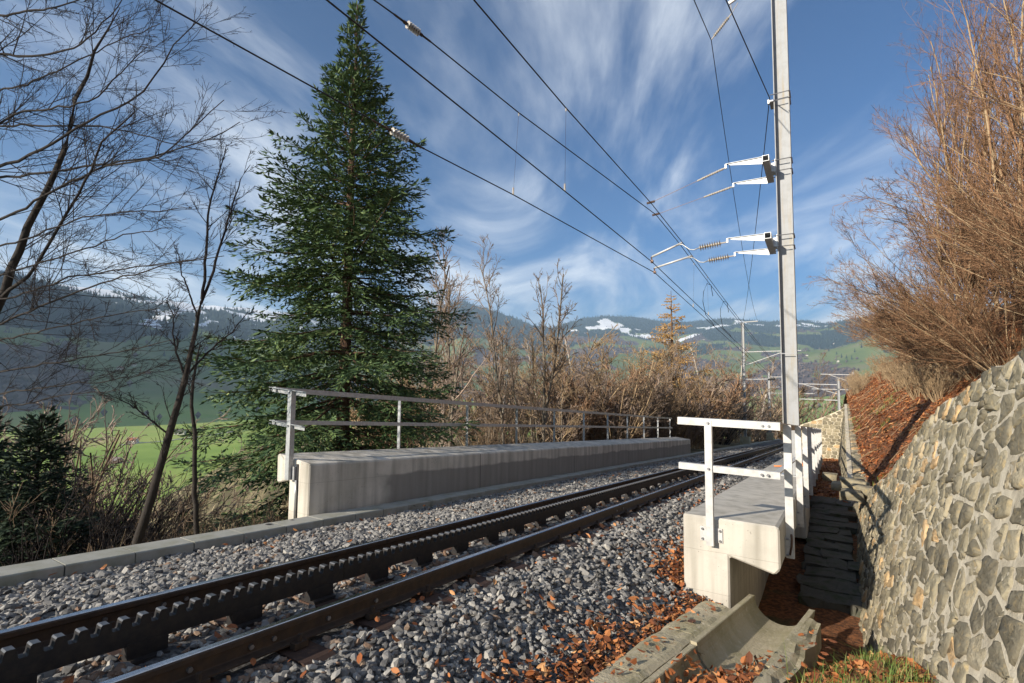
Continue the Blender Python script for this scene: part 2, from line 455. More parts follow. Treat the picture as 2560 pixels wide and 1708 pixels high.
# ------------------------------------------------------------------ terrain
PROF = np.array([(-700, 640, 3000, 1100), (-400, 655, 3100, 1100), (0, 681, 3300, 1150), (163, 713, 3300, 1150), (436, 752, 3300, 1200), (654, 773, 3500, 1350), (800, 795, 3900, 1500),
                 (950, 790, 4300, 1700), (1061, 764, 4700, 1850), (1159, 753, 4900, 1950), (1228, 774, 5000, 2000), (1330, 813, 5300, 2050), (1379, 819, 6000, 2100),
                 (1453, 797, 6400, 2150), (1510, 787, 6500, 2150), (1575, 789, 6500, 2150), (1650, 800, 6600, 2150), (1709, 804, 6700, 2150), (1803, 796, 6700, 2150),
                 (1864, 798, 6700, 2100), (1925, 803, 6700, 2100), (2007, 800, 6600, 2100), (2068, 806, 6400, 2000), (2109, 800, 6000, 1900), (2300, 770, 4500, 1500),
                 (2800, 740, 3800, 1300), (4200, 700, 3500, 1200)], float)
_phi = np.arctan((PROF[:, 0] - 1280) / 1280)
_tan = (946 + 0.0095 * (PROF[:, 0] - 1280) - PROF[:, 1]) / 1280 * np.cos(_phi)
YAW = math.radians(-31.83)
FLOOR = -86.0


def near_z(X, Y):
    """hillside under the line: world height"""
    X = np.asarray(X, float); Y = np.asarray(Y, float)
    d = np.maximum(0, -6.6 - X)
    w = sstep(7, 24, Y)
    steep = -0.40 - 0.52 * np.minimum(d, 150)
    mead = -0.40 - 0.05 * np.minimum(d, 30) - 0.42 * np.maximum(0, d - 30)
    h = steep * (1 - w) + mead * w
    r_ = np.maximum(0, X - 1.2)
    h = h + np.minimum(0.75 * r_, 9 + 0.25 * r_) * (Y > -1e9)
    h = h + (fbm(X * 0.35, Y * 0.35, 3, 4) - 0.5) * 0.5 * np.minimum(1, d / 2.0)
    z = h - S * np.minimum(Y, 70) - 0.22 * np.maximum(0, Y - 70)
    return z


def far_cover(phi, r):
    r1 = np.interp(phi, _phi, PROF[:, 2]); r0 = np.interp(phi, _phi, PROF[:, 3])
    z1 = np.interp(phi, _phi, _tan) * r1 + 1.4
    t = (r - r0) / (r1 - r0)
    return r0, r1, z1, t


def far_z(X, Y):
    az = np.arctan2(X, Y); r = np.hypot(X, Y) + 1e-6
    phi = np.clip(az - YAW, _phi[0], _phi[-1])
    r0, r1, z1, t = far_cover(phi, r)
    tc_ = np.clip(t, 0, 1)
    prof = np.where(phi < math.radians(-18), tc_ ** 1.25, tc_ ** 1.15 * 0.92 + 0.08 * tc_ ** 3)
    z = FLOOR + (z1 - FLOOR) * prof
    over = np.maximum(0, t - 1)
    z = z - over * (r1 - r0) * 0.25
    env = np.clip(tc_ * 4, 0, 1) * (1.0 - 0.80 * sstep(0.75, 1.0, tc_))
    wx, wy = X / 420.0, Y / 420.0
    rid = 1 - np.abs(2 * fbm(wx, wy, 21, 5) - 1)
    z = z + env * ((fbm(wx * 0.6, wy * 0.6, 9, 5) - 0.5) * 190 + (rid - 0.7) * 70)
    z = z + sstep(0.85, 1.0, tc_) * (fbm(X / 160.0, Y / 160.0, 31, 4) - 0.5) * 26
    z = z + (fbm(X / 130.0, Y / 130.0, 5, 3) - 0.5) * 5 * (r > 200)
    return z


def smax(a, b, k):
    return np.maximum(a, b) + np.log1p(np.exp(-np.abs(a - b) / k)) * k


def ground_z(X, Y):
    return smax(near_z(X, Y), far_z(X, Y), 3.0)


def add_attr(me, name, val):
    a = me.attributes.new(name, 'FLOAT', 'POINT'); a.data.foreach_set('value', np.asarray(val, np.float32).ravel())


def cover(X, Y):
    """forest, snow, bare wood shares"""
    az = np.arctan2(X, Y); r = np.hypot(X, Y); phi = np.clip(az - YAW, _phi[0], _phi[-1])
    r0, r1, z1, t = far_cover(phi, r)
    n = fbm(X / 380.0, Y / 380.0, 41, 5); n2 = fbm(X / 150.0, Y / 150.0, 57, 4); n3 = fbm(X / 700.0, Y / 700.0, 77, 4)
    left = 1 - sstep(math.radians(-24), math.radians(-16), phi)
    edge = 0.56 * left + 0.56 * (1 - left)
    forest = sstep(-0.05, 0.05, t - edge + (n - 0.5) * 0.75 + 0.10 * (n2 - .5))
    snow = sstep(0.05, 0.10, (t - 0.93) + (n2 - 0.5) * 0.55 + 0.30 * (n3 - .5)) * (t > 0.6) * left
    # open snow fields among the woods of the far hills
    u = 1280 + 1280 * np.tan(np.clip(phi, -1.2, 1.2))
    for cu, ct, su, st in ((1522, 0.84, 30, 0.07), (1560, 0.76, 44, 0.035), (1490, 0.79, 44, 0.018), (1470, 0.70, 36, 0.015), (1610, 0.69, 34, 0.035), (1855, 0.90, 28, 0.07), (1790, 0.82, 45, 0.022), (1890, 0.86, 22, 0.035), (1990, 0.88, 40, 0.035), (2045, 0.94, 40, 0.03), (1420, 0.80, 22, 0.02), (1010, 0.9, 60, 0.03), (1700, 0.66, 50, 0.02)):
        q = ((u - cu) / su) ** 2 + ((t - ct) / st) ** 2
        b = sstep(1.5, 0.35, q + (n2 - 0.5) * 2.2 + (fbm(X / 70. + Y / 200., Y / 70., 83, 3) - .5) * 2.6)
        snow = np.maximum(snow, b); forest = forest * (1 - b)
    ridge = sstep(0.84, 0.90, t + (n2 - .5) * 0.14) * left * sstep(1.2, 1.05, t) * sstep(100, 170, u)
    snow = np.maximum(snow, ridge * sstep(0.30, 0.40, n2))
    # snow streaks below the crest of the left mountain
    st2 = sstep(0.60, 0.64, fbm(X / 90.0 + Y / 70., Y / 260.0 - X / 240., 91, 4)) * left * sstep(0.42, 0.6, t) * (t < 0.9) * sstep(250, 420, u)
    snow = np.maximum(snow, st2 * 0.8)
    forest = forest * (1 - snow)
    woods = sstep(0.55, 0.60, fbm(X / 210.0, Y / 210.0, 63, 5)) * (t > -0.02) * (1 - forest) * (1 - snow) * (1 - 0.75 * left)
    lowleft = left * sstep(0.36, 0.26, t) * sstep(0.0, 0.04, t) * sstep(330, 150, u)
    woods = np.maximum(woods, lowleft * sstep(0.38, 0.46, n) * (1 - snow))
    return forest, snow, woods, t


def terrain_material():
    m = bpy.data.materials.new('valley_land'); m.use_nodes = True; nt = m.node_tree; b = nt.nodes['Principled BSDF']
    pos = N(nt, 'ShaderNodeNewGeometry').outputs['Position']
    A = lambda n: N(nt, 'ShaderNodeAttribute', attribute_name=n).outputs['Fac']
    g = N(nt, 'ShaderNodeTexNoise', Vector=pos, Scale=0.006, Detail=6.0, Roughness=0.6)
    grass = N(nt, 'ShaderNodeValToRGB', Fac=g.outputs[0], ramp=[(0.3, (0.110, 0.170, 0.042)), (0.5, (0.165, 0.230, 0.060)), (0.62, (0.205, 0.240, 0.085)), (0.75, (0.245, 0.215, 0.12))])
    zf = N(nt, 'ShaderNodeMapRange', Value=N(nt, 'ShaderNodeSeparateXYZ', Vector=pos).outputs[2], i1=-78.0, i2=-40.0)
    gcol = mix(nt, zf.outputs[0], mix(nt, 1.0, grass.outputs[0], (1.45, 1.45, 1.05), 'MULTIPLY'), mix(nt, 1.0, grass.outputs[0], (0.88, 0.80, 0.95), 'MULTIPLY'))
    f = N(nt, 'ShaderNodeTexNoise', Vector=pos, Scale=0.035, Detail=5.0, Roughness=0.7)
    forest = N(nt, 'ShaderNodeValToRGB', Fac=f.outputs[0], ramp=[(0.35, (0.010, 0.018, 0.014)), (0.65, (0.035, 0.048, 0.034))])
    wood = N(nt, 'ShaderNodeValToRGB', Fac=f.outputs[0], ramp=[(0.35, (0.06, 0.045, 0.045)), (0.65, (0.145, 0.11, 0.095))])
    fine = N(nt, 'ShaderNodeTexNoise', Vector=pos, Scale=0.018, Detail=6.0, Roughness=0.7)
    fo = mathn(nt, 'MULTIPLY', mathn(nt, 'SUBTRACT', fine.outputs[0], 0.5), 1.3)
    sharp = lambda a: N(nt, 'ShaderNodeMapRange', Value=mathn(nt, 'ADD', a, fo), i1=0.44, i2=0.54).outputs[0]
    c = mix(nt, sharp(A('woods')), gcol, wood.outputs[0])
    c = mix(nt, sharp(A('forest')), c, forest.outputs[0])
    c = mix(nt, sharp(A('snow')), c, (0.80, 0.82, 0.85))
    nt.links.new(c, b.inputs['Base Color']); b.inputs['Roughness'].default_value = 0.95; b.inputs['Specular IOR Level'].default_value = 0.1
    MATS['valley_land'] = m


terrain_material()
mb = MB()
nphi, nr = 420, 250
ph = np.linspace(math.radians(-66), math.radians(66), nphi); rr = 62 * np.exp(np.linspace(0, math.log(9000 / 62.0), nr))
R_, P_ = np.meshgrid(rr, ph, indexing='ij')
X_ = R_ * np.sin(P_ + YAW); Y_ = R_ * np.cos(P_ + YAW)
Z_ = ground_z(X_, Y_) - 1.2 * sstep(170, 70, R_)
mb.add(np.stack([X_, Y_, Z_], -1), grid_faces(nr, nphi)[:, ::-1])
o = part('hills', mb, 'valley_land', smooth=True, kind='structure')
fo_, sn_, wo_, t_ = cover(X_, Y_)
for nm, v in (('forest', fo_), ('snow', sn_), ('woods', wo_)): add_attr(o.data, nm, v)

# the high ridge behind the photographer's left shoulder, whose shade lies over the left side of the valley
mb = MB()
gx = np.linspace(-5200, -700, 110); gy = np.linspace(-2600, 1100, 90)
GX, GY = np.meshgrid(gx, gy, indexing='ij')
sx, sy = math.sin(SUN_AZ), math.cos(SUN_AZ)
side = -(GX + 1010) * sy + (GY - 480) * sx          # metres to the left of the edge of the shade
alng = -(GX + 1010) * sx - (GY - 480) * sy          # metres back towards the sun
hh = np.clip(430 + np.where(side > 0, 0.75, 3.0) * side + 50 * (fbm(GX / 300., GY / 300., 13, 4) - .5) * 2, -200, 720) * np.exp(-((alng - 950) / 360.0) ** 2)
hh = np.where(side < -420, np.minimum(hh, 0), hh)
mb.add(np.stack([GX, GY, FLOOR - 40 + np.maximum(hh, -5) + (fbm(GX / 250., GY / 250., 17, 5) - .5) * 160 * (hh > 60)], -1), grid_faces(110, 90))
o = part('mountain', mb, 'valley_land', smooth=True, kind='structure')
add_attr(o.data, 'forest', sstep(100, 500, hh)); add_attr(o.data, 'snow', sstep(900, 1100, hh)); add_attr(o.data, 'woods', hh * 0)

# far conifers and bare woods as one mass each
def far_trees(name, n, which, mat, kx, ky):
    phr = rng.uniform(math.radians(-47), math.radians(40), n)
    r = np.sqrt(rng.uniform(1100.0 ** 2, 6900.0 ** 2, n)); r = np.where(rng.random(n) < 0.45, rng.uniform(1100, 4200, n), r)
    X = r * np.sin(phr + YAW); Y = r * np.cos(phr + YAW)
    f, s, w, t = cover(X, Y)
    scatter = rng.random(n)
    keep = ((f if which == 0 else w) > 0.45 + 0.3 * (scatter - .5)) & (t < 1.04)
    if which == 0: keep |= (scatter < 0.02) & (t > 0.3) & (t < 1.03)
    else: keep |= (scatter < 0.03) & (t > -0.1) & (t < 0.6)
    keep &= ~((s > 0.4) & (scatter > 0.02))
    X, Y = X[keep], Y[keep]; r = r[keep]
    Z = ground_z(X, Y); m = len(X)
    s_ = rng.uniform(0.7, 1.3, m)
    h = ky * s_; w_ = kx * s_
    a0 = rng.uniform(0, 1.5, m)
    mb = MB(); tn = rng.random(m)
    if which == 0:
        ring = np.stack([np.stack([X + w_ * np.cos(a0 + k * 2.094), Y + w_ * np.sin(a0 + k * 2.094), Z - 2], -1) for k in range(3)], 1)
        top = np.stack([X, Y, Z + h], -1)[:, None]
        V = np.concatenate([ring, top], 1)
        b = np.arange(m)[:, None] * 4
        F = np.concatenate([b + np.array([[i, (i + 1) % 3, 3]]) for i in range(3)])
        mb.add(V, F, tint=np.repeat(tn, 4))
    else:
        ring = np.stack([np.stack([X + w_ * np.cos(a0 + k * 1.571), Y + w_ * np.sin(a0 + k * 1.571), Z + h * 0.55], -1) for k in range(4)], 1)
        V = np.concatenate([ring, np.stack([X, Y, Z + h], -1)[:, None], np.stack([X, Y, Z - 1], -1)[:, None]], 1)
        b = np.arange(m)[:, None] * 6
        F = np.concatenate([b + np.array([[i, (i + 1) % 4, 4]]) for i in range(4)] + [b + np.array([[(i + 1) % 4, i, 5]]) for i in range(4)])
        mb.add(V, F, tint=np.repeat(tn, 6))
    return part(name, mb, mat, kind='stuff')


far_trees('far_conifer_forest', 60000, 0, 'far_conifer', 4.6, 21)
far_trees('far_bare_woods', 24000, 1, 'far_bare_tree', 6.0, 13)

# ------------------------------------------------------------------ near ground
# left hillside below the kerb
mb = MB()
gx = -6.62 - np.concatenate([np.linspace(0, 14, 50), np.linspace(15, 110, 40)]); gy = np.concatenate([np.linspace(-30, -4, 10), np.linspace(-3, 40, 80), np.linspace(41.5, 140, 50)])
GX, GY = np.meshgrid(gx, gy, indexing='ij')
Zg = ground_z(GX, GY) + (fbm(GX * 1.3, GY * 1.3, 8, 3) - .5) * 0.22 * np.minimum(1, (-6.62 - GX) / 1.0)
Zg = np.where(GX > -7.6, np.minimum(Zg, -0.42 - S * np.minimum(GY, 70) - 0.22 * np.maximum(0, GY - 70)), Zg)
mb.add(np.stack([GX, GY, Zg], -1), grid_faces(len(gx), len(gy)))
part('hillside', mb, 'hillside_ground', smooth=True, kind='structure')


def hill_z(X, Y):
    return ground_z(X, Y)


# track bed under the ballast
BX = np.array([-6.62, -6.2, -5.7, -5.2, -4.7, -4.35, -4.16, -4.06, -3.95, -3.7, -3.4, -3.15, -3.04, -2.94, -2.75, -2.45, -2.1, -1.75, -1.4, -1.0])
BH = np.array([-0.40, -0.345, -0.29, -0.21, -0.165, -0.15, -0.165, -0.165, -0.155, -0.150, -0.150, -0.155, -0.165, -0.17, -0.165, -0.20, -0.32, -0.44, -0.56, -0.7])


def bed_h(X):
    return np.interp(X, BX, BH)


mb = MB()
gx = np.linspace(-6.6, -1.02, 70); gy = np.concatenate([np.linspace(-4, 20, 150), np.linspace(20.5, 84, 100)])
GX, GY = np.meshgrid(gx, gy, indexing='ij')
hb = bed_h(GX) + (fbm(GX * 3, GY * 3, 2, 3) - .5) * 0.05 - 0.025
mb.add(np.stack([GX, GY, hb - S * GY], -1), grid_faces(len(gx), len(gy))[:, ::-1])
part('track_bed', mb, 'ballast_bed', smooth=True, kind='structure')


# right side: the near wall, the bank above it, the path below it
WB = 0.25                                   # batter
def wall_x(h, Y=0): return 0.60 + WB * h
_wy = np.array([-2, 3.0, 4.5, 5.2, 6.0, 7.0, 8.0, 9.0, 10.0, 11.2, 12.4, 13.5, 14.6, 15.6])
_wh = np.array([2.15, 2.10, 2.02, 1.97, 1.90, 1.76, 1.55, 1.22, 0.90, 0.60, 0.36, 0.15, -0.10, -0.45])
def wall_top(Y): return np.interp(Y, _wy, _wh) + 0.11 * (vnoise(np.asarray(Y, float) * 2.6, np.zeros_like(np.asarray(Y, float)), 12) - .5)
def far_top(Y): return np.interp(Y, [13, 17, 40, 60], [-0.55, -0.15, 3.15, 5.2])
def bank_edge(Y):
    a = np.maximum(wall_top(Y), np.interp(Y, [15, 17, 40, 60], [-0.6, -0.15, 3.15, 5.2]))
    return a
def bank_x0(Y):
    return np.where(np.asarray(Y) < 15, wall_x(wall_top(Y)) + 0.10, np.interp(Y, [15, 17, 40, 60], [0.62, 0.62, 0.92, 1.3]))
def bank_h(X, Y):
    d = np.maximum(0, X - bank_x0(Y))
    sl = np.interp(Y, [0, 6, 9, 14, 22, 40], [0.9, 0.9, 0.95, 1.0, 0.95, 0.8])
    base = bank_edge(Y) - 0.06
    # the slope is smoother than the stepped wall top: above the dip the bank bulges forward
    return base + np.minimum(sl * d, sl * 7 + 0.45 * (d - 7)) + (fbm(X * 0.9, Y * 0.9, 6, 4) - .5) * 0.30 * np.minimum(1, d / 0.6)


mb = MB()
gd = np.concatenate([np.linspace(0, 6, 50), np.linspace(6.5, 45, 30)]); gy = np.concatenate([np.linspace(-12, -2, 6), np.linspace(-1.5, 45, 120), np.linspace(46.5, 120, 30)])
D_, GY = np.meshgrid(gd, gy, indexing='ij')
GX = bank_x0(np.clip(GY, -2, 60)) + D_
Hb = bank_h(GX, np.clip(GY, -2, 60))
mb.add(np.stack([GX, GY, Hb - S * np.minimum(GY, 70) - 0.22 * np.maximum(0, GY - 70)], -1), grid_faces(len(gd), len(gy))[:, ::-1])
part('leaf_bank', mb, 'leaf_soil', smooth=True, kind='structure')


def bank_z(X, Y):
    return bank_h(X, np.clip(Y, -2, 60)) - S * np.minimum(Y, 70) - 0.22 * np.maximum(0, Y - 70)


# ground the photographer stands on, falling into the pit at the end of the gutter, and the path beyond
def low_h(X, Y):
    foot = np.interp(Y, [-3, 3.0, 4.6, 5.6, 6.3, 7.0, 9.2], [-0.20, -0.27, -0.36, -0.55, -1.0, -1.30, -1.30])
    far = np.interp(Y, [9.2, 16.0, 42], [-1.30, -0.5, -0.5])
    h = np.where(Y < 9.2, foot, far)
    h = h - 0.16 * sstep(0.12, -0.25, X - (Y - 4.5) * 0.146) * sstep(2.5, 3.5, Y) * sstep(6.5, 5.8, Y)
    return h + 0.16 * np.clip((X - 0.05), 0, 0.6) * sstep(6.0, 4.5, Y) + (fbm(X * 2.5, Y * 2.5, 4, 3) - .5) * 0.10


mb = MB()
gx = np.linspace(-1.5, 1.25, 40); gy = np.concatenate([np.linspace(-5, 18, 110), np.linspace(18.5, 45, 30)])
GX, GY = np.meshgrid(gx, gy, indexing='ij')
lh = low_h(GX, GY) - 0.35 * sstep(-0.35, -0.6, GX) * sstep(6.4, 6.0, GY) - 0.5 * sstep(-0.8, -1.1, GX) * sstep(6.2, 6.0, GY)
mb.add(np.stack([GX, GY, lh - S * GY], -1), grid_faces(len(gx), len(gy))[:, ::-1])
part('path', mb, 'leaf_soil', smooth=True, kind='structure')

# ------------------------------------------------------------------ concrete, kerbs, platforms
R1 = np.array
# kerb slabs: the near ones one by one
k = thing('kerb', 'long low kerb of pale concrete slabs between ballast and undergrowth', 'kerb', T(-6.4, 3.5, -0.25))
slab_len = 0.585
for i in range(-3, 60):
    y0 = 0.845 + i * slab_len
    xj = -0.002 * y0 + rng.normal(0, 0.003)
    hj = rng.normal(0, 0.003)
    mb = MB(); mb.extrude([(-6.55 + xj, -0.55), (-6.20 + xj, -0.55), (-6.20 + xj, -0.262 + hj), (-6.212 + xj, -0.25 + hj), (-6.538 + xj, -0.25 + hj), (-6.55 + xj, -0.262 + hj)], y0 + 0.006, y0 + slab_len - 0.006)
    part('kerb_slab', mb, 'concrete_kerb', k)
mb = MB(); mb.extrude([(-6.66, -0.55), (-6.29, -0.55), (-6.29, -0.262), (-6.30, -0.25), (-6.66, -0.25)], 0, 0, ys=[35.8, 50, 65, 84])
part('kerb_end', mb, 'concrete_kerb', k)
for (x, y, r) in ((-6.44, 4.25, 0.045), (-6.47, 4.62, 0.025)):
    mb = MB(); a = np.linspace(0, 2 * np.pi, 13)[:-1]
    mb.add([T(x + r * np.cos(t) * 0.9, y + r * np.sin(t), -0.2455) for t in a], [list(range(12))])
    part('drain_hole', mb, 'black_plastic', k)
# strip of kerb between the platform foot and the ballast
# left platform
lp = thing('concrete_platform', 'long grey concrete platform with a dark damp band, in front of the fir', 'platform', T(-7.0, 5.0, -0.25))
prof = [(-6.632, -0.34), (-6.632, 0.468), (-6.655, 0.49), (-7.40, 0.578), (-7.43, 0.55), (-7.42, 0.16), (-7.395, 0.13), (-7.11, 0.20), (-7.11, -1.2), (-6.632, -1.2)]
mb = MB(); mb.extrude(prof, 5.0, 29.4)
part('platform_slab', mb, 'concrete_platform', lp, bevel=0.022)
mb = MB(); mb.box(-6.925, -6.885, 4.985, 5.06, -0.42, 0.46)
part('expansion_slot', mb, 'black_plastic', lp)
mb = MB(); mb.tube([T(-6.905, 4.975, h) for h in (-0.40, 0.0, 0.22)], 0.018, 8)
part('drain_pipe', mb, 'galvanised', lp, smooth=True)
for yj in (9.4, 14.3, 19.2, 24.1):
    mb = MB(); mb.box(-6.6315, -6.6292, yj, yj + 0.012, -0.3, 0.47); part('joint_line', mb, 'black_plastic', lp)

# right platform
rp = thing('concrete_platform', 'pale sunlit concrete platform with an undercut end, carrying the tall mast', 'platform', T(-1.0, 6.3, -0.5))
prof = [(-1.52, -0.95), (-1.52, 0.33), (-0.535, 0.33), (-0.51, 0.30), (-0.51, -0.12), (-0.565, -0.185), (-1.02, -0.075), (-1.02, -2.0), (-1.52, -2.0)]
mb = MB(); mb.extrude(prof, 6.3, 30.5)
part('platform_slab', mb, 'concrete', rp, bevel=0.024)
mb = MB(); mb.box(-0.9, -0.50, 12.3, 14.2, -0.85, -0.16)
part('mast_corbel', mb, 'concrete', rp, bevel=0.02)


# railings -------------------------------------------------------
def L_rail(mb, p, q, w, dx, t=0.008):
    """angle iron: a flat leg on top and a leg hanging down on side dx"""
    p = np.asarray(p, float); q = np.asarray(q, float); d = (q - p) / np.linalg.norm(q - p)
    a = np.cross(d, (0, 0, 1)); a /= np.linalg.norm(a)
    u = np.array([0, 0, 1.0])
    mb.bar(p, q, w, t)
    s_ = a * dx * (w / 2 - t / 2)
    mb.bar(p + s_ - u * (w / 2 + t / 2), q + s_ - u * (w / 2 + t / 2), t, w)


def channel_post(mb, x, y, h0, h1, wx, wy, face):
    """U-shaped post, web facing the camera (-Y), flanges behind; face: +1/-1 side of the open leg"""
    t = 0.008
    mb.box(x - wx / 2, x + wx / 2, y - wy / 2, y - wy / 2 + t, h0, h1)
    mb.box(x + face * wx / 2 - (t if face > 0 else 0), x + face * wx / 2 + (0 if face > 0 else t), y - wy / 2 + t, y + wy / 2, h0, h1)


def bolts(parent, pts, r=0.013, l=0.02, axis=(0, -1, 0)):
    mb = MB(); mb.tube([np.zeros(3), np.asarray(axis, float) * l], r, 6)
    me = build_mesh('bolt', mb, 'bolt_steel')
    for p in pts: inst('bolt', me, parent, np.asarray(p, float) - BASE[parent.name])


rr_ = thing('railing', 'pale galvanised steel railing beside the tall mast and stone steps', 'railing', T(-0.5, 7.0, 0.33))
mb = MB(); L_rail(mb, T(-0.50, 6.27, 1.435), T(-0.50, 28.6, 1.435), 0.075, -1)
part('handrail', mb, 'galvanised_pale', rr_)
mb = MB(); L_rail(mb, T(-0.52, 6.29, 0.905), T(-0.52, 28.6, 0.905), 0.065, -1)
part('mid_rail', mb, 'galvanised_pale', rr_)
mb = MB(); L_rail(mb, T(-1.545, 6.24, 1.45), T(-0.47, 6.24, 1.44), 0.075, 1)
part('end_handrail', mb, 'galvanised_pale', rr_)
mb = MB(); L_rail(mb, T(-1.54, 6.24, 0.925), T(-0.485, 6.26, 0.91), 0.065, 1)
part('end_mid_rail', mb, 'galvanised_pale', rr_)
mb = MB(); channel_post(mb, -1.205, 6.235, 0.03, 1.43, 0.078, 0.075, 1)
p = part('post', mb, 'galvanised_pale', rr_)
mb = MB(); mb.box(-1.325, -1.085, 6.285, 6.2975, 0.06, 0.22)
pl = part('base_plate', mb, 'galvanised_pale', p)
bolts(p, [T(x, 6.285, h) for x in (-1.30, -1.11) for h in (0.085, 0.195)])
bolts(rr_, [T(-1.205, 6.197, 1.40), T(-1.205, 6.197, 0.885), T(-0.64, 6.205, 1.40), T(-0.58, 6.205, 1.40), T(-0.66, 6.21, 0.875), T(-0.60, 6.21, 0.875)], 0.014)
for i in range(10):
    y = 6.98 + 2.3 * i
    mb = MB(); channel_post(mb, -0.455, y, -0.12, 1.425, 0.085, 0.075, 1)
    p = part('post', mb, 'galvanised_pale', rr_)
    mb = MB(); mb.box(-0.508, -0.496, y - 0.08, y + 0.10, -0.10, 0.12)
    part('base_plate', mb, 'galvanised', p)
    if i < 4:
        bolts(p, [T(-0.496, y + dy, h) for dy in (-0.06, 0.08) for h in (-0.08, 0.10)], 0.012, 0.03, (1, 0, 0))
mb = MB(); mb.tube([T(-0.44, 6.93, 0.16), T(-0.435, 6.925, 0.10), T(-0.44, 6.93, 0.02), T(-0.46, 6.94, -0.08)], 0.012, 7)
part('earth_clamp', mb, 'copper_wire', rr_, smooth=True)

lr = thing('railing', 'long grey galvanised steel railing in front of the fir', 'railing', T(-7.45, 5.0, 0.55))
RY = [7.76] + [7.76 + 2.31 * i for i in range(1, 10)]
mb = MB(); L_rail(mb, T(-7.47, 4.93, 1.61), T(-7.52, 28.9, 1.62), 0.075, 1)
part('handrail', mb, 'galvanised', lr)
mb = MB(); L_rail(mb, T(-7.46, 4.93, 1.09), T(-7.50, 28.9, 1.10), 0.06, 1)
part('mid_rail', mb, 'galvanised', lr)
mb = MB(); L_rail(mb, T(-7.57, 4.93, 1.61), T(-6.72, 4.93, 1.55), 0.07, -1)
part('end_handrail', mb, 'galvanised', lr)
mb = MB(); L_rail(mb, T(-7.53, 4.93, 1.09), T(-6.72, 4.93, 1.035), 0.06, -1)
part('end_mid_rail', mb, 'galvanised', lr)
mb = MB(); channel_post(mb, -7.03, 4.935, 0.22, 1.57, 0.09, 0.08, 1)
p = part('post', mb, 'galvanised', lr)
mb = MB(); mb.box(-6.965, -6.93, 4.95, 4.985, 0.22, 0.42); mb.box(-7.10, -6.93, 4.985, 4.998, 0.22, 0.42)
part('base_plate', mb, 'galvanised', p)
bolts(lr, [T(-7.03, 4.89, 1.53), T(-7.03, 4.89, 1.03), T(-7.50, 4.885, 1.565), T(-7.45, 4.885, 1.565), T(-7.48, 4.89, 1.045), T(-7.44, 4.89, 1.045)], 0.012)
for y in RY:
    mb = MB(); channel_post(mb, -7.475 - 0.0015 * (y - 5), y, 0.30, 1.60, 0.07, 0.085, -1)
    part('post', mb, 'galvanised', lr)

# gutter of half-pipes with its concrete edging, leading to the pit ------------------------------
GA = math.radians(8.3)
gu, gv = np.array([math.sin(GA), math.cos(GA)]), np.array([math.cos(GA), -math.sin(GA)])
G0 = np.array([-0.83, 4.2])             # a point of the gutter's centre line


def GP(s, c, h):
    """s along the gutter from its reference point, c to the right"""
    p = G0 + gu * s + gv * c
    return T(p[0], p[1], h)


g = thing('gutter', 'mossy concrete half-pipe gutter full of dead leaves at the undercut end of the sunlit platform', 'gutter', GP(0, 0, -0.6))
for (s0, s1, dh) in ((-2.6, -1.62, 0.0), (-1.6, -0.62, 0.0), (-0.60, 0.42, 0.0), (0.44, 2.15, 0.02)):
    mb = MB(); a = np.linspace(0, np.pi, 15)
    ro, ri = 0.32, 0.265
    ring = [(-ro * np.cos(t), -ro * np.sin(t) * 0.9) for t in a] + [(ri * np.cos(t), -ri * np.sin(t) * 0.9) for t in a]
    P = [GP(s, c, -0.475 + dh + z) for s in (s0, s1) for c, z in ring]
    n = len(ring)
    mb.add(P, [[i, (i + 1) % n, n + (i + 1) % n, n + i] for i in range(n)])
    b0 = np.array([[i, i + 1, n - 2 - i, n - 1 - i] for i in range(14)])
    mb.add(P, b0[:, ::-1], b0 + n)
    part('half_pipe', mb, 'concrete_mossy', g, bevel=0.006)
for (s0, s1) in ((-2.5, -1.45), (-1.44, -0.42), (-0.41, 0.60), (0.61, 1.55)):
    mb = MB(); m = 14
    cs = np.linspace(-0.63, -0.325, 7)
    ss = np.linspace(s0, s1, m)
    CC, SS = np.meshgrid(cs, ss)
    hh = -0.463 + (fbm(SS * 5, CC * 9, 71, 3) - .5) * 0.035 - 0.02 * (np.abs(CC + 0.48) > 0.14)
    V = [GP(s, c + 0.02 * (vnoise(R1([s * 6]), R1([c * 3]), 5)[0] - .5), h) for s, c, h in zip(SS.ravel(), CC.ravel(), hh.ravel())]
    mb.add(V, grid_faces(m, 7))
    for cside in (0, 6):
        e = [V[j * 7 + cside] for j in range(m)]
        lo = [q - np.array([0, 0, 0.25]) for q in e]
        F = [[j, j + 1, m + j + 1, m + j] for j in range(m - 1)]
        mb.add(e + lo, F if cside == 0 else [f[::-1] for f in F])
    for jj in (0, m - 1):
        e = [V[jj * 7 + c] for c in range(7)]; lo = [q - np.array([0, 0, 0.25]) for q in e]
        F = [[j, j + 1, 8 + j, 7 + j] for j in range(6)]
        mb.add(e + lo, [f[::-1] for f in F] if jj == 0 else F)
    part('edging_strip', mb, 'concrete_mossy', g)
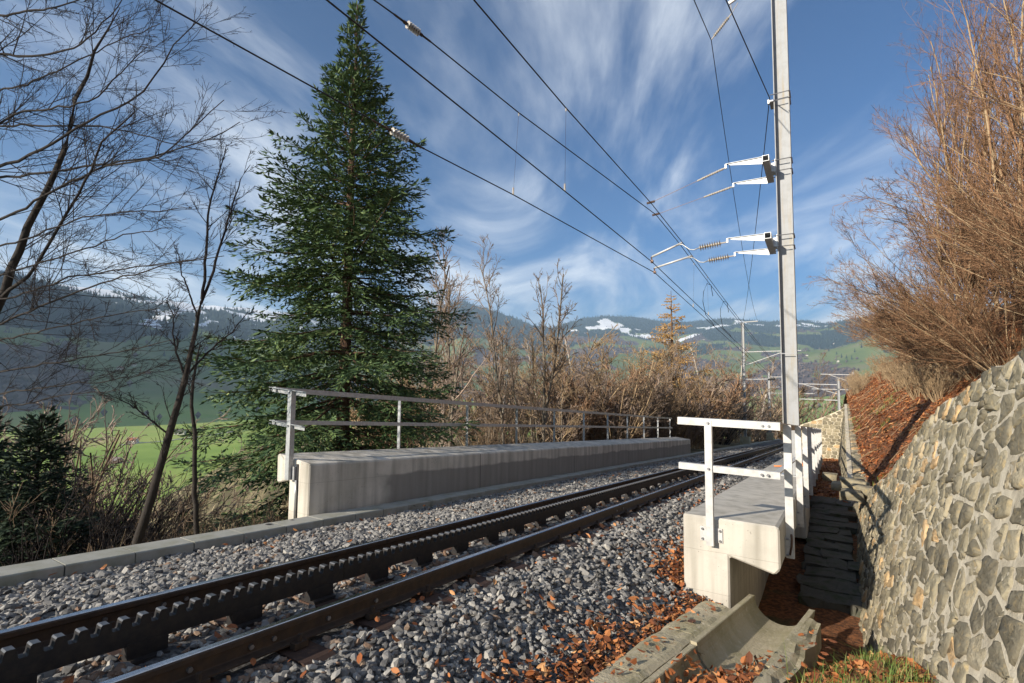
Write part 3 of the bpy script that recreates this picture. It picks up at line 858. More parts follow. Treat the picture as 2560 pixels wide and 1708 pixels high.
for (s0, s1, c0, c1, h1) in ((-0.35, 1.78, 0.325, 0.47, -0.435), (-2.3, -0.38, 0.325, 0.50, -0.45)):
    mb = MB(); m = 12
    cs = np.linspace(c0, c1, 5); ss = np.linspace(s0, s1, m)
    CC, SS = np.meshgrid(cs, ss)
    hh = h1 + (fbm(SS * 6, CC * 9, 72, 3) - .5) * 0.05 - 0.03 * (CC > c1 - 0.05)
    V = [GP(s, c + 0.13 * (vnoise(R1([s * 4]), R1([c * 2]), 6)[0] - .5) * (c > c0 + .02), h) for s, c, h in zip(SS.ravel(), CC.ravel(), hh.ravel())]
    mb.add(V, grid_faces(m, 5))
    for jj in (0, m - 1):
        e = [V[jj * 5 + c] for c in range(5)]; lo = [q - np.array([0, 0, 0.22]) for q in e]
        F = [[j, j + 1, 6 + j, 5 + j] for j in range(4)]
        mb.add(e + lo, [f[::-1] for f in F] if jj == 0 else F)
    for cside in (0, 4):
        e = [V[j * 5 + cside] for j in range(m)]; lo = [q - np.array([0, 0, 0.22]) for q in e]
        F = [[j, j + 1, m + j + 1, m + j] for j in range(m - 1)]
        mb.add(e + lo, F if cside == 0 else [f[::-1] for f in F])
    part('edging_strip', mb, 'concrete_mossy', g)

# ------------------------------------------------------------------ track
YB, YE = -3.0, 84.0
prof = [(-0.055, -0.145), (0.055, -0.145), (0.055, -0.136), (0.012, -0.120), (0.008, -0.115), (0.008, -0.050), (0.032, -0.038), (0.0325, -0.012), (0.026, -0.003), (0.020, 0.0), (-0.020, 0.0), (-0.026, -0.003), (-0.0325, -0.012), (-0.032, -0.038), (-0.008, -0.050), (-0.008, -0.115), (-0.012, -0.120), (-0.055, -0.136)]
TX = -3.55
for xr, lab in ((-4.083, 'dark running rail with polished head, on the side of the fir'), (-3.017, 'dark running rail with polished head, on the side of the tall mast')):
    t_ = thing('rail', lab, 'rail', T(xr, 3, -0.145), group='running rails of the track')
    mb = MB(); mb.extrude([(xr + a, b) for a, b in prof], YB, YE)
    mb.F[(4, 1)] = []
    F = np.concatenate(mb.F[(4, 0)])
    top = np.isin(np.arange(len(F)) % 18, (8, 9, 10))
    mb.F[(4, 0)] = [F[~top]]; mb.F[(4, 1)] = [F[top]]
    part('rail_profile', mb, ['rail_side', 'rail_head'], t_)
    bolts(t_, [T(xr + 0.008, y, -0.08) for y in (1.55, 1.9, 2.05, 2.46, 2.9, 8.1, 8.4)], 0.015, 0.018, (1, 0, 0))

rack = thing('rack_rail', 'black toothed rack rail standing between the two running rails', 'rack rail', T(TX, 3, -0.17))
mb = MB()
for j in range(-1, 36):
    y0 = j * 2.4 + 0.63
    mb.extrude([(TX - 0.03, -0.072), (TX + 0.03, -0.072), (TX + 0.03, 0.034), (TX - 0.03, 0.034)], y0 + 0.003, y0 + 2.397)
part('rack_bar', mb, 'rack_steel', rack)
tooth = [(-0.040, 0.030), (-0.030, 0.040), (-0.0235, 0.080), (-0.017, 0.088), (0.017, 0.088), (0.0235, 0.080), (0.030, 0.040), (0.040, 0.030)]


def tooth_geo(mb, y, dx=0.0):
    n = len(tooth)
    P = [np.array([x, a, h - S * (a)]) + np.array([TX, y, -S * y]) for x in (-0.0302, 0.0302) for a, h in tooth]
    F = [[i, i + 1, n + i + 1, n + i] for i in range(n - 1)]
    F2 = np.array(F)
    mb.add(P, F2[[0, 1, 5, 6]], mi=0); mb.add(P, F2[[2, 3, 4]], mi=1)
    mb.add(P, [list(range(n))[::-1], list(range(n, 2 * n))], mi=0)


mb = MB(); tooth_geo(mb, 0.0); mb.V = [v - T(TX, 0, 0) for v in mb.V]
tm = build_mesh('tooth', mb, ['rack_steel', 'tooth_steel'])
for j in range(295):
    y = 0.55 + j * 0.1
    inst('tooth', tm, rack, T(TX, y, 0) - BASE[rack.name])
mb = MB()
for j in range(295, 830): tooth_geo(mb, 0.55 + j * 0.1)
part('far_teeth', mb, ['rack_steel', 'tooth_steel'], rack, kind='stuff')
SLY = [0.33 + 0.62 * i for i in range(-1, 76)]
mb = MB(); mb.extrude([(-0.035, -0.15), (0.035, -0.15), (0.035, -0.06), (-0.035, -0.06)], -0.11, 0.11)
mb.box(-0.085, 0.085, -0.10, 0.10, -0.172, -0.150)
cm = build_mesh('chair', mb, 'rack_steel')
for y in SLY:
    if y < 50: inst('rack_chair', cm, rack, T(TX, y, 0) - BASE[rack.name])
# steel sleepers
mb = MB(); mb.extrude([(-0.86, -0.30), (-0.86, -0.195), (-0.80, -0.172), (0.80, -0.172), (0.86, -0.195), (0.86, -0.30)], -0.11, 0.11)
sm = build_mesh('sleeper_trough', mb, 'sleeper_rust')
mb = MB()
mb.box(-0.025, 0.025, -0.05, 0.05, -0.166, -0.128); mb.tube([T(0, 0, -0.13), T(0, 0, -0.085)], 0.016, 6)
clipm = build_mesh('rail_clip', mb, 'rail_side')
for i, y in enumerate(SLY):
    t_ = thing('sleeper', 'rusty steel sleeper bedded in grey ballast under the rails', 'sleeper', T(TX, y, 0), group='steel sleepers under the track')
    inst('trough', sm, t_)
    if y < 24:
        for xr in (-0.533, 0.533):
            for sd in (-1, 1): inst('rail_clip', clipm, t_, (xr + sd * 0.075, 0, 0))

# small cables on the right platform
mb = MB(); pts = [T(-1.35, 15.6, 0.36), T(-1.1, 15.8, 0.36), T(-0.75, 15.9, 0.37), T(-0.65, 15.7, 0.46), T(-0.68, 15.3, 0.52), T(-0.62, 15.0, 0.44), T(-0.57, 15.2, 0.35)]
mb.tube(pts, 0.022, 6)
tag(part('cable', mb, 'orange_cable', base=T(-1, 15.6, 0.35), smooth=True), 'orange cable lying on the sunlit concrete platform beside the mast', 'cable')

# ------------------------------------------------------------------ overhead line
MX, MY = -0.775, 13.2


def hbeam(mb, x, y, h0, h1, dx, dy, tf=0.018, tw=0.012):
    mb.box(x - dx / 2, x - dx / 2 + tf, y - dy / 2, y + dy / 2, h0, h1)
    mb.box(x + dx / 2 - tf, x + dx / 2, y - dy / 2, y + dy / 2, h0, h1)
    mb.box(x - dx / 2 + tf, x + dx / 2 - tf, y - tw / 2, y + tw / 2, h0, h1)


def insulator(mb, p, q, n, r0, r1, mi=0):
    p = np.asarray(p, float); q = np.asarray(q, float)
    m = n * 4 + 1; t = np.linspace(0, 1, m); pr = np.where(np.arange(m) % 4 == 2, r1, r0)
    mb.tube([p + (q - p) * a for a in t], pr, 10, mi=mi)


mast = thing('catenary_mast', 'tall pale steel H-beam mast standing on the sunlit platform', 'mast', T(MX, MY, 0.33))
mb = MB(); hbeam(mb, MX, MY, 0.335, 12.6, 0.32, 0.30)
part('column', mb, 'mast_steel', mast)
mb = MB(); mb.box(MX - 0.22, MX + 0.22, MY - 0.22, MY + 0.22, 0.332, 0.36)
part('base_plate', mb, 'galvanised', mast)
PA, PB = at(1630, 655, 12.62), at(1637, 682, 13.72)      # ends of the two registration arms
PC, PD = at(1627, 507, 12.62), at(1640, 537, 13.72)      # the two carrying cables


def relh(p): return p[2] + S * p[1]


def u_bolt(h):
    bb = MB(); bb.tube([T(MX - 0.24, MY - 0.163, h), T(MX + 0.16, MY - 0.163, h), T(MX + 0.175, MY - 0.15, h), T(MX + 0.175, MY + 0.15, h), T(MX + 0.16, MY + 0.163, h), T(MX - 0.24, MY + 0.163, h)], 0.011, 6)
    part('u_bolt', bb, 'bolt_steel', mast)


def bracket_pair(hA, hB, dyA, dyB):
    """box beam along the track on the left of the mast, carrying two tapering brackets"""
    hm = (hA + hB) / 2
    bb = MB(); x0 = MX - 0.16 - 0.16
    for (a0, a1, b0, b1) in ((x0 - 0.07, x0 + 0.07, hm - 0.07, hm - 0.058), (x0 - 0.07, x0 + 0.07, hm + 0.058, hm + 0.07), (x0 - 0.07, x0 - 0.058, hm - 0.058, hm + 0.058), (x0 + 0.058, x0 + 0.07, hm - 0.058, hm + 0.058)):
        bb.box(a0, a1, dyA - 0.06, dyB + 0.06, b0, b1)
    part('cross_beam', bb, 'galvanised', mast)
    bb = MB(); bb.box(MX - 0.18, MX - 0.161, MY - 0.17, MY + 0.17, hm - 0.16, hm + 0.16); bb.box(x0 + 0.07, MX - 0.18, MY - 0.12, MY + 0.12, hm - 0.1, hm + 0.1)
    part('clamp_plate', bb, 'galvanised', mast)
    for dh in (-0.13, 0.13): u_bolt(hm + dh)
    for y in (dyA, dyB):
        bb = MB(); xo = x0 - 0.07
        bb.box(xo - 0.78, xo, y - 0.035, y + 0.035, hm + 0.055, hm + 0.063)
        z = lambda xx, h: T(xx, y, h)
        for s_ in (-0.004, 0.004):
            pass
        P = [z(xo, hm - 0.10) + R1([0, s_, 0]) for s_ in (-0.005, 0.005)] + [z(xo - 0.68, hm + 0.02) + R1([0, s_, 0]) for s_ in (-0.005, 0.005)] + [z(xo - 0.74, hm + 0.055) + R1([0, s_, 0]) for s_ in (-0.005, 0.005)] + [z(xo, hm + 0.055) + R1([0, s_, 0]) for s_ in (-0.005, 0.005)]
        bb.add(P, [[0, 2, 4, 6], [7, 5, 3, 1], [0, 1, 3, 2], [2, 3, 5, 4], [4, 5, 7, 6], [6, 7, 1, 0]])
        bb.box(xo - 0.80, xo - 0.76, y - 0.02, y + 0.02, hm - 0.04, hm + 0.06)
        part('bracket', bb, 'galvanised', mast)
    return x0 - 0.07 - 0.79, hm


hlow = relh(at(1925, 590, 12.62))
xe, hm = bracket_pair(hlow, hlow, 12.62, 13.72)
for P_end, y in ((PA, 12.62), (PB, 13.72)):
    e0 = T(xe, y, hm - 0.02); X1, X2 = xe - 0.13, xe - 0.62
    mb = MB(); mb.tube([e0, T(X1, y, hm - 0.03)], 0.016, 6); insulator(mb, T(X1, y, hm - 0.03), T(X2, y, hm - 0.075), 9, 0.030, 0.085)
    part('insulator', mb, 'porcelain', mast, smooth=False)
    hE = relh(P_end)
    kx = X2 - 0.42; kh = hm + 0.10
    mb = MB(); mb.tube([T(X2, y, hm - 0.075), T(X2 - 0.12, y, hm - 0.11), T(X2 - 0.22, y, hm - 0.09), T(X2 - 0.40, y, hm + 0.06), T(kx - 0.10, y, kh - 0.05)], 0.014, 6)
    part('arm_stay', mb, 'galvanised', mast, smooth=True)
    mb = MB(); mb.tube([T(kx + 0.02, y, kh), P_end + R1([0, 0, 0.13])], 0.027, 8)
    part('registration_arm', mb, 'galvanised_pale', mast, smooth=True)
    mb = MB(); mb.tube([P_end + R1([-0.02, 0, 0.13]), P_end + R1([0, 0, 0.04]), P_end], 0.018, 6); mb.box(P_end[0] - 0.03, P_end[0] + 0.03, y - 0.04, y + 0.04, hE - 0.02, hE + 0.04)
    part('wire_clamp', mb, 'copper_wire', mast)
hup = relh(at(1930, 395, 12.62))
xe2, hm2 = bracket_pair(hup, hup, 12.62, 13.72)
for P_end, y in ((PC, 12.62), (PD, 13.72)):
    mb = MB(); e0 = T(xe2, y, hm2 - 0.02); d = P_end - e0; L = np.linalg.norm(d)
    insulator(mb, e0 + d * 0.03, e0 + d * 0.30, 9, 0.022, 0.036)
    mb.tube([e0, e0 + d * 0.04], 0.018, 6); mb.tube([e0 + d * 0.30, e0 + d * 0.36], 0.02, 6)
    part('stay_insulator', mb, 'porcelain', mast)
    mb = MB(); mb.tube([e0 + d * 0.35, P_end], 0.006, 5)
    part('stay_wire', mb, 'copper_wire', mast)
    mb = MB(); mb.tube([P_end + R1([-0.10, 0, 0.0]), P_end + R1([0.10, 0, 0.02])], 0.028, 6)
    part('wire_clamp', mb, 'copper_wire', mast)
# rings round the mast
for hh_ in (1.62 + 0, relh(at(1950, 975, 13.05))):
    pass
hr = relh(at(1962, 884, 13.05))
for yy in (MY - 0.155, MY + 0.155):
    mb = MB(); mb.box(MX - 0.165, MX + 0.165, yy - 0.004, yy + 0.004, hr - 0.008, hr + 0.008); part('strap', mb, 'bolt_steel', mast)
hc = relh(at(1945, 240, 13.05))
for dh in (0.06, -0.10): u_bolt(hc + dh)
mb = MB(); mb.box(MX - 0.25, MX - 0.165, MY - 0.17, MY + 0.17, hc - 0.11, hc - 0.07)
part('clamp_plate', mb, 'bolt_steel', mast)
mb = MB(); mb.box(MX - 0.30, MX - 0.24, MY - 0.03, MY + 0.03, hc - 0.06, hc + 0.04)
part('wire_clamp', mb, 'bolt_steel', mast)
PW1 = at(1778, 100, 13.1); PW2 = at(1924, 245, 13.1)
ptop = at(1833, 4, 13.1)
mb = MB(); mb.bar(at(1822, 9, 13.1), T(MX - 0.1, 13.1, relh(at(1825, 10, 13.1)) + 0.45), 0.05, 0.07)
part('top_bracket', mb, 'galvanised_pale', mast)
e0 = at(1829, 34, 13.1); d = PW1 - e0
mb = MB(); mb.tube([at(1827, 12, 13.1), e0], 0.008, 5); mb.tube([at(1845, 7, 13.1), e0], 0.008, 5); insulator(mb, e0 + d * 0.15, e0 + d * 0.85, 10, 0.022, 0.05); mb.tube([e0, e0 + d * 0.16], 0.015, 6); mb.tube([e0 + d * .84, PW1], 0.015, 6)
part('feeder_insulator', mb, 'porcelain', mast)


def straight(p, dX, dh, Y0, Y1, n=12, sag=0.0):
    """a wire through p, drifting dX and dh per metre of track"""
    return [np.array([p[0] + dX * (y - p[1]), y, p[2] - S * (y - p[1]) + dh * (y - p[1]) - sag * (4 * (y - Y0) * (Y1 - y) / (Y1 - Y0) ** 2)]) for y in np.linspace(Y0, Y1, n)]


WIRES = {}


def wire(name, label, pts, r, cat='wire', mat='wire', group='overhead wires'):
    mb = MB(); mb.tube(pts, r, 5)
    o = part(name, mb, mat, base=pts[0], smooth=True)
    return tag(o, label, cat, group)


def thru(p, u, v, lo_h):
    """direction of a wire from support p to the point seen at (u, v), which lies at height lo_h over the track"""
    r = ray(u, v); t = (lo_h - CAM[2]) / (r[2] + S * r[1]); q = CAM + r * t
    return q


def line_to(p, q, Y1):
    t = (Y1 - p[1]) / (q[1] - p[1]); return p + (q - p) * t


YF = 62.0
# contact wires
qA = thru(PA, 1412, 478, relh(PA) - 0.04); qA2 = thru(PA, 817, 0, relh(PA))
wire('contact_wire', 'thin dark contact wire crossing above the top of the fir', [line_to(qA, qA2, -2.0), qA2, qA, PA] + straight(PA, 0.0, -0.004, 16, YF), 0.0105)
qB = thru(PB, 1283, 487, relh(PB) - 0.05); qBi = thru(PB, 1060, 372, relh(PB) - 0.05); qB0 = thru(PB, 388, 0, relh(PB) - 0.0)
qBa = qBi + (qB0 - qBi) * 0.0; dB = (qB0 - qBi)
B1, B2 = thru(PB, 1010, 346, relh(PB) - 0.05), None
wire('contact_wire', 'dark contact wire passing low in front of the fir, with an insulator', [line_to(qBi, qB0, -1.2), qB0, qBi, qB, PB] + straight(PB, 0.0, -0.004, 16, YF), 0.0105)
qC = thru(PC, 1415, 270, relh(PC) - 0.28); qC2 = thru(PC, 1185, 0, relh(PC) - 0.36)
wire('carrying_cable', 'dark carrying cable, uppermost over the right half of the sky', [line_to(qC, qC2, -2.0), qC2, qC, PC] + straight(PC, 0.0, 0.0, 16, YF, sag=0.35), 0.0110)
qD = thru(PD, 1297, 282, relh(PD) - 0.24); qDi = thru(PD, 1040, 75, relh(PD) - 0.30); qD0 = thru(PD, 935, 0, relh(PD) - 0.30)
wire('carrying_cable', 'dark carrying cable with a white insulator above the fir tip', [line_to(qDi, qD0, 0.0), qD0, qDi, qD, PD] + straight(PD, 0.0, 0.0, 16, YF, sag=0.35), 0.0110)


def strain_insulator(label, pa, pb):
    """porcelain rod between two rods with eyes, on the wire between pa and pb"""
    t_ = thing('strain_insulator', label, 'insulator', (pa + pb) / 2, 'insulators strung in the wires')
    d = pb - pa
    mb = MB(); insulator(mb, pa + d * 0.33, pa + d * 0.67, 6, 0.016, 0.056)
    part('porcelain_rod', mb, 'porcelain', t_)
    for q in ([0.33, 0.25, 0.24, 0.02, 0.0], [0.67, 0.75, 0.76, 0.98, 1.0]):
        mb = MB(); mb.tube([pa + d * a for a in q], [0.024, 0.024, 0.015, 0.015, 0.009], 6)
        part('end_fitting', mb, 'rail_side', t_)


strain_insulator('ribbed strain insulator on the wire right of the fir tip', qD0 + (qDi - qD0) * 0.45, qDi + (qD - qDi) * 0.12)
strain_insulator('ribbed strain insulator on the wire in front of the right side of the fir', thru(PB, 930, 300, relh(PB) - 0.05), thru(PB, 1062, 373, relh(PB) - 0.05))


def dropper(label, a, b):
    t_ = thing('dropper', label, 'dropper', b, 'droppers between carrying cable and contact wire')
    mb = MB(); mb.tube([a, b], 0.0022, 4)
    part('dropper_wire', mb, 'copper_wire', t_)
    mb = MB(); mb.tube([b + R1([0, 0, 0.13]), b], 0.016, 6)
    part('clip', mb, 'porcelain', t_)
    mb = MB(); mb.tube([a + R1([0, 0, 0.01]), a - R1([0, 0, 0.06])], 0.012, 5)
    part('clip', mb, 'porcelain', t_)


dropper('thin dropper wire in the open sky just right of the fir', qD, qB)
dropper('thin dropper wire in the open sky, second right of the fir', qC, qA)
WA = lambda y: straight(PA, 0, -0.004, y, y + 1, 2)[0]
WBw = lambda y: straight(PB, 0, -0.004, y, y + 1, 2)[0]
def WCs(p, y): return np.array([p[0], y, p[2] - S * (y - p[1]) - 0.35 * (4 * (y - 16) * (YF - y) / (YF - 16) ** 2)])
dropper('thin dropper wire beyond the mast arms, left one', WCs(PD, 18.3), WBw(18.3))
dropper('thin dropper wire beyond the mast arms, right one', WCs(PC, 19.6), WA(19.6))
dropper('thin dropper wire far along the line left of the far mast', WCs(PD, 29.0), WBw(29.0))
for lab, pc, fn, y in (('looped jumper cable hanging left of the pair beyond the arms', PD, WBw, 21.0), ('looped jumper cable hanging right of the pair beyond the arms', PC, WA, 23.5)):
    a = WCs(pc, y); b = fn(y + 1.2); m_ = (a + b) / 2
    mb = MB(); mb.tube([a + R1([0.02, 0.5, -0.42]), a + R1([0.05, 0.25, -0.36]), a + R1([0.04, 0.03, -0.05]), a + R1([-0.06, -0.2, -0.02]), a + R1([-0.16, -0.35, -0.35]), m_ + R1([-0.22, -0.7, 0.1]), m_ + R1([-0.18, -0.4, -0.4]), b + R1([-0.06, -0.2, 0.15]), b], 0.011, 6)
    tag(part('jumper_cable', mb, 'wire', base=a, smooth=True), lab, 'cable', 'jumper cables between the wires')


def far_mast(label, x, y, h0, h1, arms, side, found=True, w=0.24):
    t_ = thing('catenary_mast', label, 'mast', T(x, y, h0), 'far masts along the line')
    mb = MB(); hbeam(mb, x, y, h0, h1, w, w)
    part('column', mb, 'mast_steel', t_)
    if found:
        mb = MB(); mb.box(x - 0.4, x + 0.4, y - 0.4, y + 0.4, h0 - 0.9, h0 + 0.02)
        part('foundation', mb, 'concrete_mossy', t_)
    for (h, L, strut, r) in arms:
        mb = MB(); mb.tube([T(x + side * w / 2, y, h), T(x + side * (w / 2 + L), y, h + 0.05)], r, 6)
        part('cantilever', mb, 'galvanised_pale', t_)
        if strut:
            mb = MB(); mb.tube([T(x + side * w / 2, y, h - strut), T(x + side * (w / 2 + L * 0.72), y, h)], r * 0.8, 6)
            part('strut', mb, 'galvanised_pale', t_)
    return t_


pm = at(1863, 1092, 52); xm, hm0 = pm[0], relh(pm)
t1 = far_mast('far catenary mast standing near the larch, the taller one with a foundation block', xm, 52, hm0, relh(at(1861, 806, 52)), [(relh(at(1880, 880, 52)), 4.6, 1.25, 0.045), (relh(at(1880, 949, 52)), 1.9, 0, 0.04), (relh(at(1880, 805, 52)), 1.2, 0, 0.05)], 1)
mb = MB(); insulator(mb, T(xm + 2.0, 52, relh(at(1880, 949, 52))), T(xm + 2.6, 52, relh(at(1880, 949, 52)) + 0.03), 6, 0.07, 0.12)
part('insulator', mb, 'black_plastic', t1)
pm = at(1925, 1082, 72); x2m = pm[0]
far_mast('shorter and farther catenary mast between the taller far mast and the main mast', x2m, 72, relh(pm), relh(at(1923, 931, 72)), [(relh(at(1925, 943, 72)), 2.4, 0, 0.05), (relh(at(1925, 968, 72)), 3.0, 0, 0.045), (relh(at(1925, 983, 72)), 4.8, 0, 0.045)], 1, w=0.3)
p1 = at(2097, 1000, 60)
far_mast('far white mast above the end wall, the one standing in front', p1[0], 60, 0.3, relh(at(2096, 944, 60)), [(relh(at(2090, 962, 60)), 4.0, 0.9, 0.045), (relh(at(2090, 1001, 60)), 3.6, 0, 0.045)], -1, False, w=0.22)
p1 = at(2134, 1000, 74)
far_mast('far white mast at the right end of the end wall, the one behind', p1[0], 74, 0.3, relh(at(2133, 930, 74)), [(relh(at(2120, 937, 74)), 3.2, 0.9, 0.05), (relh(at(2120, 975, 74)), 4.2, 0, 0.05)], -1, False, w=0.22)

# feeder and earth wires running high on the right
topm = T(xm, 52, relh(at(1861, 806, 52)))
far_end = np.array([xm + 1.3, 52, topm[2] + 0.05])
w1n = at(1735, 0, 9.4)
wire('feeder_wire', 'high feeder wire held by the insulator at the mast top', [line_to(PW1, w1n, 2.0), w1n, PW1] + [PW1 + (far_end - PW1) * t - R1([0, 0, 1.3 * 4 * t * (1 - t)]) for t in np.linspace(0.05, 1, 14)], 0.010)
w2n = at(1815, 0, 9.8)
wire('earth_wire', 'high earth wire clamped to the side of the tall mast', [line_to(PW2, w2n, 2.0), w2n, PW2] + [PW2 + (topm - PW2) * t - R1([0, 0, 0.7 * 4 * t * (1 - t)]) for t in np.linspace(0.05, 1, 14)], 0.011)

# ------------------------------------------------------------------ rubble walls
def cells(seeds, ghosts, box, asp=1.0, inset=0.0):
    """Voronoi cells of the seeds (ghosts only bound them); asp stretches the metric along the first axis"""
    A = np.concatenate([seeds, ghosts]) if len(ghosts) else seeds
    sc = np.array([1 / asp, 1.0]); Q = A * sc
    out = []
    x0, x1, y0, y1 = box
    for i in range(len(seeds)):
        d = ((Q - Q[i]) ** 2).sum(1); nb = np.argsort(d)[1:19]
        poly = [np.array(p) * sc for p in ((x0, y0), (x1, y0), (x1, y1), (x0, y1))]
        for j in nb:
            m = (Q[i] + Q[j]) / 2; n = Q[j] - Q[i]; n = n / (np.hypot(*n) + 1e-9); m = m - n * inset
            new = []
            for a in range(len(poly)):
                p, q = poly[a], poly[(a + 1) % len(poly)]
                dp, dq = (p - m) @ n, (q - m) @ n
                if dp <= 0: new.append(p)
                if dp * dq < 0: new.append(p + (q - p) * dp / (dp - dq))
            poly = new
            if len(poly) < 3: break
        out.append(np.array(poly) / sc if len(poly) >= 3 else None)
    return out


def stone_geo(poly, gap, proud, mapf, r_):
    """one dressed-rough stone over a cell: rounded outline, sunk rim, uneven swelling face. mapf(ab, out) -> world"""
    c = poly.mean(0)
    P = []
    n = len(poly)
    for i in range(n):
        p, q = poly[i], poly[(i + 1) % n]
        P += [p * 0.90 + q * 0.10, p * 0.5 + q * 0.5, p * 0.10 + q * 0.90]
    P = np.array(P)
    d = P - c; L = np.hypot(d[:, 0], d[:, 1])[:, None] + 1e-6
    P = c + d * (1 - 0.10 * gap)
    m = len(P)
    P = P + r_.normal(0, 0.0045, P.shape)
    tilt = r_.normal(0, 0.06, 2)
    rings = []
    for s, o, js in ((1.06, -0.03, 0), (1.0, proud * 0.6, 0.002), (0.94, proud * 0.95, 0.004), (0.5, proud, 0.008)):
        ab = c + (P - c) * s
        oo = o + ((ab - c) @ tilt) * (s < 1.05) + r_.normal(0, js, m) if js else np.full(m, o)
        rings.append(mapf(ab, oo))
    V = np.concatenate(rings + [mapf(c[None], np.array([proud * 1.02]))])
    i = np.arange(m); j = (i + 1) % m
    F4 = np.concatenate([np.stack([k * m + i, k * m + j, (k + 1) * m + j, (k + 1) * m + i], -1) for k in range(3)])
    F3 = np.stack([3 * m + i, 3 * m + j, np.full(m, 4 * m)], -1)
    return V, F4, F3


def area(p):
    return 0.5 * abs((p[:, 0] * np.roll(p[:, 1], -1) - p[:, 1] * np.roll(p[:, 0], -1)).sum())


def lay_stones(parent, polys, gap, proud, mapf, limit, seen, flip=False, ochre=0.12):
    """the largest seen ones one by one, the rest joined"""
    r_ = np.random.default_rng(5)
    order = np.argsort([-seen(p) for p in polys])
    rest = MB(); nrest = 0
    for rank, idx in enumerate(order):
        p = polys[idx]
        V, F4, F3 = stone_geo(p, gap, proud * r_.uniform(0.5, 1.6), mapf, r_)
        if flip: F4, F3 = F4[:, ::-1], F3[:, ::-1]
        tn = r_.uniform(0.9, 1.0) if r_.random() < ochre else r_.uniform(0.05, 0.88)
        if rank < limit:
            mb = MB(); mb.add(V, F4, F3, tint=tn); part('stone', mb, 'wall_stone', parent, smooth=True)
        else:
            rest.add(V, F4, F3, tint=tn); nrest += 1
    if nrest: part('small_stones', rest, 'wall_stone', parent, smooth=True, kind='stuff')


NWALL = np.array([-1.0, 0, WB]) / math.hypot(1, WB)
def near_map(ab, o):
    y, h = ab[:, 0], ab[:, 1]
    P = np.stack([wall_x(h), y, h - S * y], -1)
    return P + o[:, None] * NWALL


r5 = np.random.default_rng(3)
seeds = []
h = -1.42; row = 0
while h < 2.2:
    dh = r5.uniform(0.15, 0.24)
    y = 1.6 + r5.uniform(0, 0.2)
    while y < 15.4:
        w = r5.choice([r5.uniform(0.16, 0.24), r5.uniform(0.22, 0.34), r5.uniform(0.30, 0.48)])
        yy = y + w / 2; hs = h + dh / 2 + 0.10 * (fbm(R1([yy * 0.7]), R1([row * 0.4]), 3, 2)[0] - .5) + r5.normal(0, 0.022)
        if hs < wall_top(yy) - 0.15 and hs > np.minimum(low_h(0.5, yy), 0.2) - 0.25:
            if w > 0.30 and r5.random() < 0.3 and dh > 0.15:
                seeds += [(yy, hs - dh * 0.26), (yy + 0.03, hs + dh * 0.26)]
            else: seeds.append((yy, hs))
        y += w
    h += dh; row += 1
edge = []; ghosts = []
y = 1.6
while y < 15.4:
    w = r5.uniform(0.2, 0.38); yy = y + w / 2
    sl = (wall_top(yy + 0.1) - wall_top(yy - 0.1)) / 0.2
    nrm = np.array([-sl, 1.0]) / math.hypot(sl, 1)
    e = np.array([yy, wall_top(yy)]); k_ = r5.uniform(0.06, 0.09)
    edge.append(e - nrm * k_); ghosts.append(e + nrm * k_)
    y += w / math.hypot(sl, 1)
seeds = np.array(seeds + [tuple(e) for e in edge]); ghosts = np.array(ghosts)
polys = [p for p in cells(seeds, ghosts, (1.2, 15.7, -1.7, 2.4), 1.25, 0.019) if p is not None and 0.004 < area(p) < 0.4]
sw = thing('stone_wall', 'sunlit rubble stone wall with pale mortar joints, below the hazels', 'stone wall', T(0.6, 6, -0.4))
mb = MB()
gy = np.linspace(0.6, 15.7, 150); gv_ = np.linspace(0, 1, 40)
GY, GV = np.meshgrid(gy, gv_, indexing='ij')
HH = -1.7 + (wall_top(GY) + 1.7 - 0.01) * GV
wob = (fbm(GY * 9, HH * 9, 15, 3) - .5) * 0.018 + 0.0055
mb.add(near_map(np.stack([GY.ravel(), HH.ravel()], -1), wob.ravel()), grid_faces(150, 40)[:, ::-1])
tp = near_map(np.stack([gy, wall_top(gy) - 0.01], -1), wob[:, -1]); tq = tp + np.array([0.45, 0, 0.03])
mb.add(np.concatenate([tp, tq]), np.array([[i, i + 1, 151 + i, 150 + i] for i in range(149)])[:, ::-1])
part('mortar', mb, 'mortar', sw, smooth=True)


def near_seen(p):
    c = p.mean(0); w = near_map(c[None], np.zeros(1))[0]
    return area(p) / max(1.0, w[1]) ** 3


lay_stones(sw, polys, 0.0165, 0.017, near_map, 298, near_seen)

# end wall across the path, and the retaining wall that runs beside the path up to it
EY = 40.0
ew = thing('stone_wall', 'squared grey stone wall across the far end of the path', 'stone wall', T(0, EY, -0.5))
tl = [at(u, v, EY) for u, v in ((1990, 1066), (2030, 1053), (2057, 1043), (2098, 1026), (2126, 1008), (2140, 1002))]
ex = R1([p[0] for p in tl]); eh = R1([relh(p) for p in tl])
mb = MB()
gx = np.linspace(ex[0], ex[-1], 30); top = np.interp(gx, ex, eh)
P = [T(x, EY, b) for x, b in zip(gx, np.full(30, -0.9))] + [T(x, EY, b) for x, b in zip(gx, top)] + [T(x, EY + 0.5, b) for x, b in zip(gx, top)] + [T(x, EY + 0.5, -0.9) for x in gx]
F = [[r * 30 + i, r * 30 + i + 1, (r + 1) * 30 + i + 1, (r + 1) * 30 + i] for r in range(3) for i in range(29)]
mb.add(P, F, [[0, 30, 60, 90], [29, 119, 89, 59]])
part('mortar', mb, 'mortar', ew)
seeds = []; h = -0.62; row = 0
while h < 3.2:
    dh = r5.uniform(0.17, 0.27); x = ex[0] + 0.1
    while x < ex[-1]:
        w = r5.uniform(0.18, 0.46)
        if h + dh / 2 < np.interp(x + w / 2, ex, eh) - 0.10: seeds.append((x + w / 2, h + dh / 2 + r5.normal(0, 0.015)))
        x += w
    h += dh
